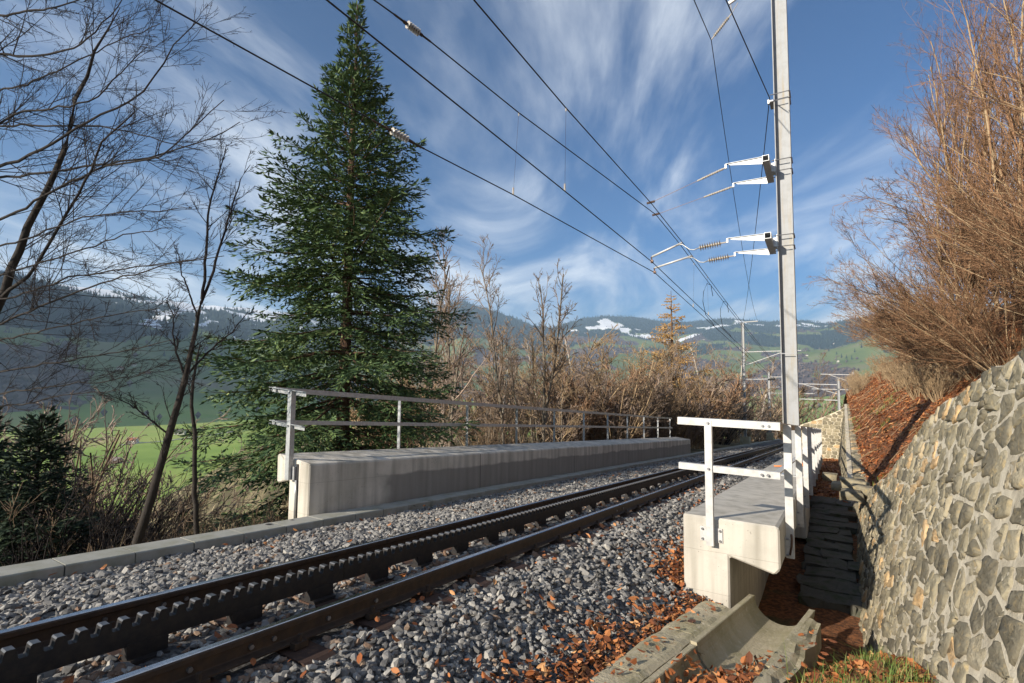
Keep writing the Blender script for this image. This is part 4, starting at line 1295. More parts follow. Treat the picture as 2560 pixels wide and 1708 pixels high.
gh = [(x, np.interp(x, ex, eh) + 0.12) for x in np.arange(ex[0], ex[-1], 0.25)]
polys = [p for p in cells(np.array(seeds), np.array(gh), (ex[0], ex[-1], -0.8, 3.4), 1.5, 0.011) if p is not None and area(p) < 0.4]
emap = lambda ab, o: np.stack([ab[:, 0], EY - o, ab[:, 1] - S * EY + 0 * o], -1)
lay_stones(ew, polys, 0.014, 0.018, emap, 290, area, ochre=0.10)

fw = thing('retaining_wall', 'narrow stone retaining wall rising beside the path, seen end-on with pale coping', 'stone wall', T(0.5, 20, -0.3))
ys = np.linspace(16.2, 40, 60)
mb = MB()
def ftop(y): return np.interp(y, [15.5, 17, 40], [-0.5, -0.12, 3.1])
def fx0(y, h): return 0.30 + 0.13 * (h + 0.5)
secs = []
for y in ys:
    t_ = ftop(y); secs.append([(fx0(y, -0.9), -0.9), (fx0(y, t_), t_), (fx0(y, t_) + 0.55, t_ + 0.05), (fx0(y, t_) + 0.6, -0.9)])
P = [T(x, y, h) for y, s_ in zip(ys, secs) for x, h in s_]
F = [[j * 4 + i, j * 4 + (i + 1) % 4, (j + 1) * 4 + (i + 1) % 4, (j + 1) * 4 + i] for j in range(59) for i in range(4)]
mb.add(P, F, [[0, 1, 2, 3], [236, 239, 238, 237]])
part('mortar', mb, 'mortar', fw)
fmap = lambda ab, o: np.stack([ab[:, 1] + fx0(ab[:, 0], ftop(ab[:, 0])), ab[:, 0], ftop(ab[:, 0]) + 0.09 * ab[:, 1] + o - S * ab[:, 0]], -1)
seeds = []; y = 16.3
while y < 39.8:
    w = r5.uniform(0.25, 0.5); seeds += [(y + w / 2 + r5.normal(0, 0.03), r5.uniform(0.20, 0.26)), (y + w / 2 + r5.normal(0, .08), r5.uniform(0.42, 0.48))]; y += w
gh = [(y, -0.06 + 0.12 * 0 - 0.02) for y in np.arange(16, 40, 0.3)]
polys = [p for p in cells(np.array(seeds), np.array([(a, -0.01) for a, b in gh]), (16.2, 39.9, 0.0, 0.56), 1.2, 0.011) if p is not None]
lay_stones(fw, polys, 0.014, 0.02, fmap, 290, lambda p: area(p) / p.mean(0)[0])
smap = lambda ab, o: np.stack([fx0(ab[:, 0], ab[:, 1]) - o, ab[:, 0], ab[:, 1] - S * ab[:, 0]], -1)
seeds = []; h = -0.5
while h < 3.0:
    dh = r5.uniform(0.2, 0.3); y = 16.5
    while y < 39.8:
        w = r5.uniform(0.3, 0.6)
        if h + dh / 2 < ftop(y + w / 2) - 0.1: seeds.append((y + w / 2, h + dh / 2))
        y += w
    h += dh
mbs = MB(); rs_ = np.random.default_rng(8)
for p in cells(np.array(seeds), np.zeros((0, 2)), (16.3, 39.95, -0.6, 3.1), 1.5, 0.011):
    if p is None or area(p) > 0.5 or p[:, 1].max() > ftop(p[:, 0].mean()) + 0.05: continue
    V, F4, F3 = stone_geo(p, 0.014, 0.02, smap, rs_); mbs.add(V, F4, F3, tint=rs_.uniform(0.05, 0.9))
part('side_stones', mbs, 'wall_stone', fw, smooth=True, kind='stuff')
mb = MB(); pts = ys
P = []
for y in ys:
    t_ = ftop(y); x = fx0(y, t_)
    P += [T(x - 0.03, y, t_ - 0.05), T(x - 0.03, y, t_ + 0.035), T(x + 0.10, y, t_ + 0.045), T(x + 0.10, y, t_ - 0.05)]
F = [[j * 4 + i, j * 4 + (i + 1) % 4, (j + 1) * 4 + (i + 1) % 4, (j + 1) * 4 + i] for j in range(59) for i in range(4)]
mb.add(P, F, [[0, 1, 2, 3]])
part('coping', mb, 'mortar', fw)

# stone steps in the shade, and loose rocks at their head
icoV = None


def ico():
    t = (1 + 5 ** .5) / 2
    V = np.array([(-1, t, 0), (1, t, 0), (-1, -t, 0), (1, -t, 0), (0, -1, t), (0, 1, t), (0, -1, -t), (0, 1, -t), (t, 0, -1), (t, 0, 1), (-t, 0, -1), (-t, 0, 1)], float)
    V /= np.linalg.norm(V[0])
    F = np.array([(0, 11, 5), (0, 5, 1), (0, 1, 7), (0, 7, 10), (0, 10, 11), (1, 5, 9), (5, 11, 4), (11, 10, 2), (10, 7, 6), (7, 1, 8), (3, 9, 4), (3, 4, 2), (3, 2, 6), (3, 6, 8), (3, 8, 9), (4, 9, 5), (2, 4, 11), (6, 2, 10), (8, 6, 7), (9, 8, 1)])
    return V, F


ICO_V, ICO_F = ico()


def ico2():
    V = [tuple(v) for v in ICO_V]; cache = {}; F = []
    def mid(a, b):
        k = (min(a, b), max(a, b))
        if k not in cache:
            p = (np.array(V[a]) + np.array(V[b])) / 2; V.append(tuple(p / np.linalg.norm(p))); cache[k] = len(V) - 1
        return cache[k]
    for a, b, c in ICO_F:
        x, y, z = mid(a, b), mid(b, c), mid(c, a); F += [(a, x, z), (b, y, x), (c, z, y), (x, y, z)]
    return np.array(V), np.array(F)


I2V, I2F = ico2()


def boulder(mb, c, sx, sy, sz, tint, r_):
    n = 1 + 0.34 * (fbm(I2V[:, 0] * 1.3 + r_.uniform(0, 50), I2V[:, 1] * 1.3 + I2V[:, 2] * 1.7, 3, 3) - .5) * 2
    q = np.sign(I2V) * np.abs(I2V) ** 0.14
    mb.add(c + q * n[:, None] * np.array([sx, sy, sz]), I2F, tint=tint)


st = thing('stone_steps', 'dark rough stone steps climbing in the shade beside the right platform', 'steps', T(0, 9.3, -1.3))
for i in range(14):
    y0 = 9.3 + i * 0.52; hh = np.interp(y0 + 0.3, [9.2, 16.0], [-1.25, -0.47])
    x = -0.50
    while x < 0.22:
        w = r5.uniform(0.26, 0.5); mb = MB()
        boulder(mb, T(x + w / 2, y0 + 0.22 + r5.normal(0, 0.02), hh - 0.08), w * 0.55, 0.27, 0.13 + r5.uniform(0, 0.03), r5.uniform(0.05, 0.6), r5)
        part('step_stone', mb, 'shade_toned_stone', st)
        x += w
for i, (u, v, Yd, s_, lab) in enumerate([(2135, 1212, 14.6, 0.26, 'flat pale rock resting on top of the heap at the head of the steps'), (2160, 1228, 13.6, 0.22, 'grey rock lying at the end of the rubble wall, right of the heap'), (2128, 1238, 13.3, 0.2, 'dark wedge of rock under the flat pale rock'), (2098, 1215, 15.2, 0.18, 'small rock beside the foot of the retaining wall'), (2075, 1192, 18.5, 0.2, 'small pale rock lying on the leafy path')]):
    c = at(u, v, Yd); mb = MB(); boulder(mb, c, s_, s_ * 1.1, s_ * 0.5, r5.uniform(0.2, 0.7), r5)
    tag(part('rock', mb, 'wall_stone', base=c, smooth=True), lab, 'rock', 'loose rocks by the steps')

# ------------------------------------------------------------------ ballast stones and dead leaves
Ri = RC.T


def in_view(P, mx=0.30, my=0.30):
    c = (P - CAM) @ RC
    u = c[:, 0] / np.maximum(c[:, 2], 1e-3); v = c[:, 1] / np.maximum(c[:, 2], 1e-3)
    return (c[:, 2] > 0.1) & (np.abs(u) < 1.0 + mx) & (np.abs(v) < 0.667 + my)


def rot_mats(n, r_, tilt=1.0):
    """random rotations; tilt < 1 keeps the local z near up"""
    a = r_.uniform(0, 2 * np.pi, n); b = r_.normal(0, 0.6, n) * tilt; c = r_.normal(0, 0.6, n) * tilt
    ca, sa, cb, sb, cc, sc = np.cos(a), np.sin(a), np.cos(b), np.sin(b), np.cos(c), np.sin(c)
    z = np.zeros(n); o = np.ones(n)
    Rz = np.stack([np.stack([ca, -sa, z], -1), np.stack([sa, ca, z], -1), np.stack([z, z, o], -1)], 1)
    Rx = np.stack([np.stack([o, z, z], -1), np.stack([z, cb, -sb], -1), np.stack([z, sb, cb], -1)], 1)
    Ry = np.stack([np.stack([cc, z, sc], -1), np.stack([z, o, z], -1), np.stack([-sc, z, cc], -1)], 1)
    return Rx @ Ry @ Rz if False else np.einsum('nij,njk,nkl->nil', Rx, Ry, Rz)


rb = np.random.default_rng(21)
protos = []
for i in range(16):
    v = ICO_V * (1 + rb.normal(0, 0.17, (12, 1))) + rb.normal(0, 0.13, (12, 3))
    v = np.sign(v) * np.abs(v) ** 0.85
    v *= np.array([rb.uniform(0.9, 1.45), rb.uniform(0.75, 1.0), rb.uniform(0.5, 0.8)])
    protos.append(v)
protos = np.array(protos)
mb = MB()
for (y0, y1, dens, size) in ((0.3, 5.0, 740, 0.0245), (5.0, 10.0, 450, 0.0275), (10.0, 20.0, 210, 0.036), (20.0, 46.0, 60, 0.05)):
    n = int(dens * (y1 - y0) * 4.75)
    X = rb.uniform(-6.21, -1.30, n); Y = rb.uniform(y0, y1, n)
    sidx = (Y - SLY[0]) / 0.62; onsl = (np.abs(sidx - np.round(sidx)) * 0.62 < 0.125) & (np.abs(X - TX) < 0.84)
    keep = (np.abs(X + 4.083) > 0.085) & (np.abs(X + 3.017) > 0.085) & (np.abs(X - TX) > 0.05) & ~(onsl & (rb.random(n) < np.where(np.abs(X - TX) < 0.48, 0.72, 0.93)))
    gutter = (X - (-1.56 + (Y - 3.5) * 0.146)) < 0.02
    keep &= np.where(Y < 6.25, gutter, X < -1.50)
    X, Y = X[keep], Y[keep]
    h = bed_h(X) + (fbm(X * 3, Y * 3, 2, 3) - .5) * 0.05 - 0.025 + rb.uniform(-0.012, 0.020, len(X))
    Pp = np.stack([X, Y, h - S * Y], -1)
    k_ = in_view(Pp); Pp = Pp[k_]; n = len(Pp)
    s_ = size * np.exp(rb.normal(0, 0.26, n))
    Rm = rot_mats(n, rb, 0.8)
    V = np.einsum('nij,nkj->nki', Rm, protos[rb.integers(0, 16, n)]) * s_[:, None, None] + Pp[:, None]
    F = (ICO_F[None] + np.arange(n)[:, None, None] * 12).reshape(-1, 3)
    tn_ = np.clip(rb.beta(2.2, 2.0, n), 0, 1) * 0.92
    xr_ = Pp[:, 0]; nearrail = np.minimum(np.abs(xr_ + 4.083), np.abs(xr_ + 3.017)) < 0.2
    rusty = rb.random(n) < np.where(nearrail, 0.5, np.where(np.abs(xr_ - TX) < 0.5, 0.42, 0.05))
    tn_ = np.where(rusty, rb.uniform(0.93, 1.0, n), tn_)
    mb.add(V, F, tint=np.repeat(tn_, 12))
part('ballast_gravel', mb, 'ballast_stone', kind='stuff')


def leaves(mb, P, nrm, size, r_, flat=0.45):
    """curled beech leaves lying on a surface"""
    n = len(P)
    V0 = np.array([(-0.5, 0, 0), (-0.18, 0.27, 0.10), (0.2, 0.26, 0.10), (0.5, 0, 0.03), (0.2, -0.26, 0.10), (-0.18, -0.27, 0.10)])
    V = np.repeat(V0[None], n, 0)
    curl = r_.uniform(-0.4, 2.2, n)
    V[:, :, 2] *= curl[:, None]; V[:, :, 1] *= r_.uniform(0.7, 1.15, n)[:, None]
    V[:, [0, 3], 2] += (r_.uniform(0, 0.25, n))[:, None]
    Rm = rot_mats(n, r_, flat)
    z = nrm / np.linalg.norm(nrm, axis=1, keepdims=True)
    x = np.cross(z, np.array([0.3, 1.0, 0.2])); x /= np.linalg.norm(x, axis=1, keepdims=True); y = np.cross(z, x)
    B = np.stack([x, y, z], -1)
    s_ = size * np.exp(r_.normal(0, 0.30, n))
    V = np.einsum('nij,njk,nlk->nli', B, Rm, V) * s_[:, None, None] + P[:, None]
    F = (np.array([[0, 1, 2, 3], [0, 3, 4, 5]])[None, :, ::-1] + np.arange(n)[:, None, None] * 6).reshape(-1, 4)
    mb.add(V, F, tint=np.repeat(np.clip(r_.beta(1.3, 1.7, n), 0, 1), 6))


rl = np.random.default_rng(33)
UPV = np.array([0, 0.08, 1.0])
# on the ballast
mb = MB()
n = 9000
X = rl.uniform(-6.15, -1.2, n); Y = rl.uniform(0.6, 16, n)
lim = np.where(Y < 6.25, -1.56 + (Y - 3.5) * 0.146 + 0.06, -1.50)
dist = lim - X
p = 0.95 * np.exp(-np.maximum(dist, 0) / 0.42) + 0.03 + 0.08 * (np.abs(X + 2.75) < 0.22) + 0.07 * (np.abs(X - TX) < 0.45) + 0.10 * (X < -6.0)
p *= np.clip(0.35 + 1.4 * (fbm(X * 2.2, Y * 2.2, 44, 3) - 0.25), 0.1, 1)
k_ = (dist > 0) & (rl.random(n) < p)
X, Y = X[k_], Y[k_]
h = bed_h(X) + 0.022 + rl.uniform(-0.015, 0.03, len(X))
P = np.stack([X, Y, h - S * Y], -1)
leaves(mb, P, np.repeat(UPV[None], len(P), 0), 0.056, rl, 0.75)
# denser drift beside the platform and the edging
n = 3600
Y = rl.uniform(2.2, 10.5, n); lim = np.where(Y < 6.25, -1.56 + (Y - 3.5) * 0.146 + 0.05, -1.53)
X = lim - np.abs(rl.normal(0, 0.20, n)); h = bed_h(X) + rl.uniform(0.0, 0.045, n)
P = np.stack([X, Y, h - S * Y], -1)[rl.random(n) < np.clip(1.35 - (Y - 5.5) * 0.16, 0.12, 1)]
leaves(mb, P, np.repeat(UPV[None], len(P), 0), 0.055, rl, 0.7)
part('fallen_leaves', mb, 'dead_leaf', kind='stuff')
# in the gutter
mb = MB()
n = 2300; s_ = rl.uniform(-2.6, 1.15, n); c = rl.normal(0, 0.13, n).clip(-0.25, 0.25)
k_ = (s_ < 0.55 + 0.4 * (c > 0.02) - rl.uniform(0, 0.5, n))
s_, c = s_[k_], c[k_]
hh = -0.475 - 0.9 * np.sqrt(np.maximum(0, 0.265 ** 2 - c ** 2)) + 0.03 + rl.uniform(0, 0.09, len(c))
P = np.array([GP(a, b, q) for a, b, q in zip(s_, c, hh)])
leaves(mb, P, np.repeat(UPV[None], len(P), 0), 0.064, rl, 1.0)
n = 170; s_ = rl.uniform(-2.0, 1.5, n); c = np.where(rl.random(n) < 0.55, rl.uniform(0.35, 0.62, n), rl.uniform(-0.62, -0.4, n))
P = np.array([GP(a, b, -0.425 if b > 0 else -0.44) for a, b in zip(s_, c)])
leaves(mb, P, np.repeat(UPV[None], len(P), 0), 0.06, rl, 0.4)
part('fallen_leaves', mb, 'dead_leaf', kind='stuff')
# round the photographer's feet, in the pit and along the path
mb = MB()
n = 4200; X = rl.uniform(-0.52, 0.70, n); Y = rl.uniform(2.2, 6.2, n)
k_ = X > -0.83 + 0.5 + (Y - 4.2) * 0.146
X, Y = X[k_], Y[k_]; P = np.stack([X, Y, low_h(X, Y) + rl.uniform(0.0, 0.04, len(X)) - S * Y], -1)
leaves(mb, P[in_view(P)], np.repeat(UPV[None], in_view(P).sum(), 0), 0.062, rl, 0.8)
n = 4500; X = rl.uniform(-0.5, 0.5, n); Y = rl.uniform(16, 40, n)
P = np.stack([X, Y, low_h(X, Y) + rl.uniform(0.0, 0.03, n) - S * Y], -1)
leaves(mb, P, np.repeat(UPV[None], n, 0), 0.085, rl, 0.6)
part('fallen_leaves', mb, 'dead_leaf', kind='stuff')
# on the bank
mb = MB()
n = 36000; Y = rl.uniform(4, 60, n) ** 1.0; d = np.abs(rl.uniform(0, 5.5, n)); X = bank_x0(Y) + d
P = np.stack([X, Y, bank_z(X, Y) + rl.uniform(0.0, 0.035, n)], -1)
P = P[in_view(P, 0.1, 0.1)]
e = 0.05; nx = (bank_z(P[:, 0] + e, P[:, 1]) - bank_z(P[:, 0] - e, P[:, 1])) / (2 * e)
leaves(mb, P, np.stack([-nx, np.full(len(P), 0.1), np.ones(len(P))], -1), 0.092, rl, 0.6)
part('fallen_leaves', mb, 'dead_leaf', kind='stuff')

mb = MB()
n = 500; Y = rl.uniform(8, 40, n); X = bank_x0(Y) + rl.uniform(0.1, 5.0, n); a = rl.uniform(0, 6.28, n); L = rl.uniform(0.2, 0.8, n)
z0 = bank_z(X, Y) + 0.04; X2 = X + np.cos(a) * L; Y2 = Y + np.sin(a) * L; z2 = bank_z(X2, Y2) + rl.uniform(0.03, 0.14, n)
Pt = np.stack([np.stack([X, Y, z0], -1), np.stack([(X + X2) / 2, (Y + Y2) / 2, (z0 + z2) / 2 + 0.03], -1), np.stack([X2, Y2, z2], -1)], 1)
V, F = tubes(Pt, np.repeat(np.array([[0.008, 0.006, 0.003]]), n, 0), 3); mb.add(V, F, tint=np.repeat(rl.random(n), 9))
part('fallen_twigs', mb, 'twig_straw', kind='stuff')

# grass ---------------------------------------------------------
def blades(mb, P, L, w, r_, lean=0.5):
    n = len(P); a = r_.uniform(0, 2 * np.pi, n); l = L * np.exp(r_.normal(0, 0.3, n)); le = np.abs(r_.normal(0, lean, n))
    dx, dy = np.cos(a), np.sin(a); wx, wy = -dy * w / 2, dx * w / 2
    z = np.zeros(n)
    def lay(t, ww):
        o = le * l * t * t; c = np.stack([P[:, 0] + dx * o, P[:, 1] + dy * o, P[:, 2] + l * t * (1 - 0.3 * le * t)], -1)
        s_ = np.stack([wx * ww, wy * ww, z], -1); return c - s_, c + s_
    b0, b1 = lay(0, 1); m0, m1 = lay(0.55, 0.8); t0, t1 = lay(1.0, 0.08)
    V = np.stack([b0, b1, m0, m1, t0, t1], 1)
    F = (np.array([[0, 1, 3, 2], [2, 3, 5, 4]])[None] + np.arange(n)[:, None, None] * 6).reshape(-1, 4)
    mb.add(V, F, tint=np.repeat(r_.random(n), 6))


mb = MB()
ctr = [(0.18, 4.35), (0.02, 4.15), (-0.05, 4.75), (0.12, 4.95), (0.30, 4.2), (0.0, 3.7), (-0.18, 4.4), (0.28, 4.75), (-0.12, 3.9), (0.18, 3.6), (0.40, 4.5), (0.22, 5.15)]
P = []
for cx_, cy_ in ctr:
    m = rl.integers(60, 120); x = cx_ + rl.normal(0, 0.055, m); y = cy_ + rl.normal(0, 0.07, m); P.append(np.stack([x, y, low_h(x, y) - S * y], -1))
blades(mb, np.concatenate(P), 0.11, 0.006, rl, 0.7)
part('grass', mb, 'grass', kind='stuff')
mb = MB(); P = []
for i in range(46):
    y = rl.uniform(9, 34); x = float(bank_x0(R1([y]))[0]) + rl.uniform(0.1, 4.0); m = rl.integers(12, 40); xx = x + rl.normal(0, 0.09, m); yy = y + rl.normal(0, 0.09, m)
    P.append(np.stack([xx, yy, bank_z(xx, yy)], -1))
blades(mb, np.concatenate(P), 0.16, 0.012, rl, 0.8)
part('grass', mb, 'grass', kind='stuff')
mb = MB()
n = 7000; d = rl.exponential(3.5, n).clip(0, 16) + 0.25; X = -6.62 - d; Y = rl.uniform(-2, 30, n)
X = np.where((Y > 5) & (Y < 29.5), X - 0.8, X)
P = np.stack([X, Y, hill_z(X, Y)], -1); P = P[in_view(P, 0.1, 0.3)]
blades(mb, P, 0.24, 0.010, rl, 0.9)
n = 8000; Y = rl.uniform(16, 75, n); X = rl.uniform(-40, -8.2, n); P = np.stack([X, Y, hill_z(X, Y)], -1)
blades(mb, P[in_view(P, 0.1, 0.1)], 0.5, 0.035, rl, 0.8)
part('dry_grass', mb, 'dry_grass', kind='stuff')

# ------------------------------------------------------------------ bare trees and shrubs
def unit(v): return v / (np.linalg.norm(v, axis=-1, keepdims=True) + 1e-9)


def perp_turn(D, ang, r_, roll=None):
    """directions turned from D by ang about random axes"""
    n = len(D); a = np.cross(D, np.array([0.31, 0.52, 0.79])); a = unit(a); b = np.cross(D, a)
    ph = r_.uniform(0, 2 * np.pi, n) if roll is None else roll
    s_ = (np.cos(ph)[:, None] * a + np.sin(ph)[:, None] * b)
    return unit(D * np.cos(ang)[:, None] + s_ * np.sin(ang)[:, None])


def grow(P0, D0, L, R0, R1, n, jit, lift, r_):
    """P0 (B,3), D0, lengths, radii -> centre lines (B,n+1,3), radii"""
    B = len(P0); pts = [P0]; D = unit(D0); step = (np.asarray(L) / n)[:, None]
    for i in range(n):
        D = unit(D + r_.normal(0, jit, (B, 3)) + np.array([0, 0, lift]) / n)
        pts.append(pts[-1] + D * step)
    t = np.linspace(0, 1, n + 1)[None]
    return np.stack(pts, 1), R0[:, None] * (1 - t) + R1[:, None] * t


def sprout(P, R, L, m, t0, t1, ang, dang, ratio, r_, rr=0.62, lenfall=0.5):
    B, n, _ = P.shape
    t = r_.uniform(t0, t1, (B, m)); f = t * (n - 1); i = np.minimum(f.astype(int), n - 2); w = (f - i)[..., None]
    bi = np.arange(B)[:, None]
    S0 = P[bi, i] * (1 - w) + P[bi, i + 1] * w
    D = unit(P[bi, i + 1] - P[bi, i]).reshape(-1, 3)
    Dn = perp_turn(D, np.clip(r_.normal(ang, dang, len(D)), 0.15, 1.5), r_)
    r0 = ((R[bi, i] * (1 - w[..., 0]) + R[bi, i + 1] * w[..., 0]) * rr).ravel()
    Ln = (np.asarray(L)[:, None] * ratio * (1 - lenfall * t) * r_.uniform(0.6, 1.25, (B, m))).ravel()
    return S0.reshape(-1, 3), Dn, Ln, r0


def tree_meshes(name, r_, stems, levels, mats, k0=7, rmin=0.0035):
    """stems = (P0, D0, L, R0, n, jit, lift); levels = list of (m, t0, t1, ang, dang, ratio, n, jit, lift, k)"""
    P0, D0, L, R0, n, jit, lift = stems
    P, R = grow(P0, D0, L, R0, R0 * 0.18 + rmin, n, jit, lift, r_)
    mt, mc = MB(), MB()
    V, F = tubes(P, R, k0); mt.add(V, F)
    Lc = np.asarray(L)
    for li, (m, t0, t1, ang, dang, ratio, n, jit, lift, k) in enumerate(levels):
        s0, d0, l0, r0 = sprout(P, R, Lc, m, t0, t1, ang, dang, ratio, r_)
        P, R = grow(s0, d0, l0, np.maximum(r0, rmin), np.maximum(r0 * 0.25, rmin * 0.7), n, jit, lift, r_)
        V, F = tubes(P, R, k)
        mc.add(V, F, tint=np.repeat(r_.random(len(P)), (n + 1) * k)); Lc = l0
    return build_mesh(name + '_trunk', mt, mats[0], True), build_mesh(name + '_crown', mc, mats[1], True)


def place_tree(name, label, meshes, loc, sc, rz, cat='tree', group=None, mats=None, tilt=(0, 0)):
    t_ = thing(name, label, cat, loc, group)
    t_.rotation_euler = (tilt[0], tilt[1], rz); t_.scale = sc if hasattr(sc, '__len__') else (sc, sc, sc)
    for nm, me, i in (('trunk' if cat == 'tree' else 'stems', meshes[0], 0), ('crown', meshes[1], 1)):
        o = bpy.data.objects.new(nm, me); col.objects.link(o); o.parent = t_
        if mats and mats[i]:
            o.material_slots[0].link = 'OBJECT'; o.material_slots[0].material = MATS[mats[i]]
    return t_


rt = np.random.default_rng(77)
U1 = lambda *a: np.array(a, float)


def upright(seed, H=10.0, r0=0.13, spread=0.5, m1=26, m2=9, m3=4, ratio=0.36, lift=0.5, lean=0.0, t0=0.18, stems=1, fan=0.12, rmin=0.006):
    r_ = np.random.default_rng(seed)
    a = r_.uniform(0, 6.28, stems)
    D = np.stack([np.cos(a) * fan + lean, np.sin(a) * fan, np.ones(stems)], -1)
    L = H * r_.uniform(0.75, 1.0, stems); L[0] = H
    P0 = np.stack([np.cos(a) * 0.12, np.sin(a) * 0.12, np.full(stems, -0.4)], -1) * (stems > 1) + np.array([0, 0, -0.4]) * (stems == 1)
    return (P0, D, L, r0 * r_.uniform(0.7, 1.0, stems), 14, 0.05, 0.25), [(m1, t0, 0.98, spread, 0.14, ratio, 8, 0.10, lift, 4), (m2, 0.15, 1.0, 0.65, 0.2, 0.42, 5, 0.10, lift * 0.6, 3), (m3, 0.15, 1.0, 0.6, 0.2, 0.5, 3, 0.08, 0.1, 3)]


PROTO = {}
HB = {'slim': 9.3, 'forked': 9.3, 'wide': 9.4, 'birch': 9.4, 'pruned': 9.4}
for nm, args, mats in (('slim', dict(seed=1, H=10, m1=26, m2=9, m3=4, spread=0.5, ratio=0.30, r0=0.085), ('bark_grey', 'twig_brown')),
                       ('forked', dict(seed=2, H=10, m1=16, m2=10, m3=4, spread=0.5, ratio=0.42, r0=0.10, stems=3, fan=0.16), ('bark_grey', 'twig_brown')),
                       ('wide', dict(seed=3, H=10, m1=22, m2=9, m3=4, spread=0.75, ratio=0.40, r0=0.12, lift=0.35), ('bark_grey', 'twig_brown')),
                       ('birch', dict(seed=4, H=10, m1=26, m2=7, m3=3, spread=0.6, ratio=0.22, r0=0.075, stems=2, fan=0.10), ('bark_birch', 'twig_pink')),
                       ('pruned', dict(seed=5, H=10, m1=30, m2=8, m3=4, spread=0.42, ratio=0.24, r0=0.11, stems=2, fan=0.04, t0=0.22, lift=0.8), ('bark_grey', 'twig_brown'))):
    st_, lv = upright(**args)
    PROTO[nm] = tree_meshes(nm, np.random.default_rng(args['seed'] + 50), st_, lv, mats)


def shrub(seed, n=26, H=4.0, fan=0.55, lean=(0, 0), m1=11, m2=7, m3=3, mats=('twig_brown', 'twig_brown'), r0=0.026, arch=-0.25, rmin=0.004):
    r_ = np.random.default_rng(seed)
    a = r_.uniform(0, 6.28, n); f = fan * np.sqrt(r_.uniform(0.02, 1, n))
    D = np.stack([np.cos(a) * f + lean[0], np.sin(a) * f + lean[1], np.ones(n)], -1)
    P0 = np.stack([np.cos(a) * 0.35 * f / fan, np.sin(a) * 0.35 * f / fan, np.full(n, -0.2)], -1)
    L = H * r_.uniform(0.55, 1.05, n)
    stems = (P0, D, L, r0 * r_.uniform(0.6, 1.2, n), 9, 0.05, arch)
    lv = [(m1, 0.2, 1.0, 0.5, 0.18, 0.34, 6, 0.09, 0.15, 3), (m2, 0.1, 1.0, 0.6, 0.2, 0.45, 4, 0.10, 0.1, 3)]
    if m3: lv.append((m3, 0.1, 1.0, 0.6, 0.2, 0.5, 3, 0.1, 0.0, 3))
    return tree_meshes('shrub', np.random.default_rng(seed + 9), stems, lv, mats, k0=5, rmin=rmin)


for nm in ('slim', 'forked', 'wide', 'birch', 'pruned'):
    for suf, rm, dm in (('_mid', 0.010, 0), ('_far', 0.019, 1)):
        args = dict(seed={'slim': 1, 'forked': 2, 'wide': 3, 'birch': 4, 'pruned': 5}[nm] + (20 if dm else 40), H=10, rmin=rm, spread=0.58, stems={'forked': 3, 'pruned': 2}.get(nm, 1), fan={'forked': 0.16, 'pruned': 0.05}.get(nm, 0.1), lift=0.25, m1={'birch': 24, 'wide': 22}.get(nm, 20), m2=8, m3=3 - dm, ratio={'birch': 0.24, 'wide': 0.42, 'slim': 0.30, 'pruned': 0.26, 'forked': 0.42}[nm], r0=0.10)
        st_, lv = upright(**args)
        PROTO[nm + suf] = tree_meshes(nm + suf, np.random.default_rng(args['seed'] + 50), st_, lv, ('bark_birch', 'twig_pink') if nm == 'birch' else ('bark_grey', 'twig_brown'), rmin=rm)
        HB[nm + suf] = 9.4
PROTO['bush'] = shrub(11, n=30, H=4.0, fan=0.42, m1=10, m2=6, m3=2, rmin=0.007)
PROTO['thicket'] = shrub(12, n=26, H=3.0, fan=0.5, m1=10, m2=6, m3=0, r0=0.022, rmin=0.009)
PROTO['brush'] = shrub(13, n=34, H=1.7, fan=0.95, m1=8, m2=5, m3=0, r0=0.010, rmin=0.0028, mats=('twig_dark', 'twig_brown'))
PROTO['hazel'] = shrub(14, n=20, H=6.0, fan=0.62, lean=(-0.50, -0.05), m1=14, m2=8, m3=2, r0=0.022, arch=-0.35, mats=('twig_straw', 'twig_rust'), rmin=0.0042)
PROTO['hazel_b'] = shrub(15, n=18, H=5.0, fan=0.70, lean=(-0.62, -0.15), m1=14, m2=8, m3=2, r0=0.019, arch=-0.15, mats=('twig_straw', 'twig_rust'), rmin=0.0042)


def plant(kind, name, label, u, z, vtop, H, cat='tree', group=None, mats=None, wide=1.0, rz=None, sink=0.0):
    """a plant on the hillside in the direction u, z metres off, its top at photo height vtop"""
    if kind in HB and kind != 'many': kind = kind + ('_far' if z > 29 else '_mid')
    p = atz(u, 1000, z)
    while p[0] < 0.5 and u < 1990 and z < 95 and p[0] > (-10.0 if p[1] < 34 else -8.9):
        z *= 1.05; p = atz(u, 1000, z)          # keep clear of the platform and the track
    g_ = float(hill_z(p[0], p[1])) if p[0] < -6.6 else float(bank_z(np.array([p[0]]), np.array([p[1]]))[0])
    up = ray(u, vtop); k = math.hypot(p[0], p[1]) / math.hypot(up[0], up[1]); zt = CAM[2] + up[2] * k
    s_ = (zt - g_ + sink) / H
    return place_tree(name, label, PROTO[kind], (p[0], p[1], g_ - sink), (s_ * wide, s_ * wide, s_), rt.uniform(0, 6.28) if rz is None else rz, cat, group, mats)


material('twig_golden', (0.34, 0.235, 0.13), 0.9, tint=0.45)
material('twig_russet', (0.29, 0.18, 0.11), 0.9, tint=0.5)
DK = ('bark_dark', 'twig_dark')
BRW = ('bark_grey', 'twig_brown')
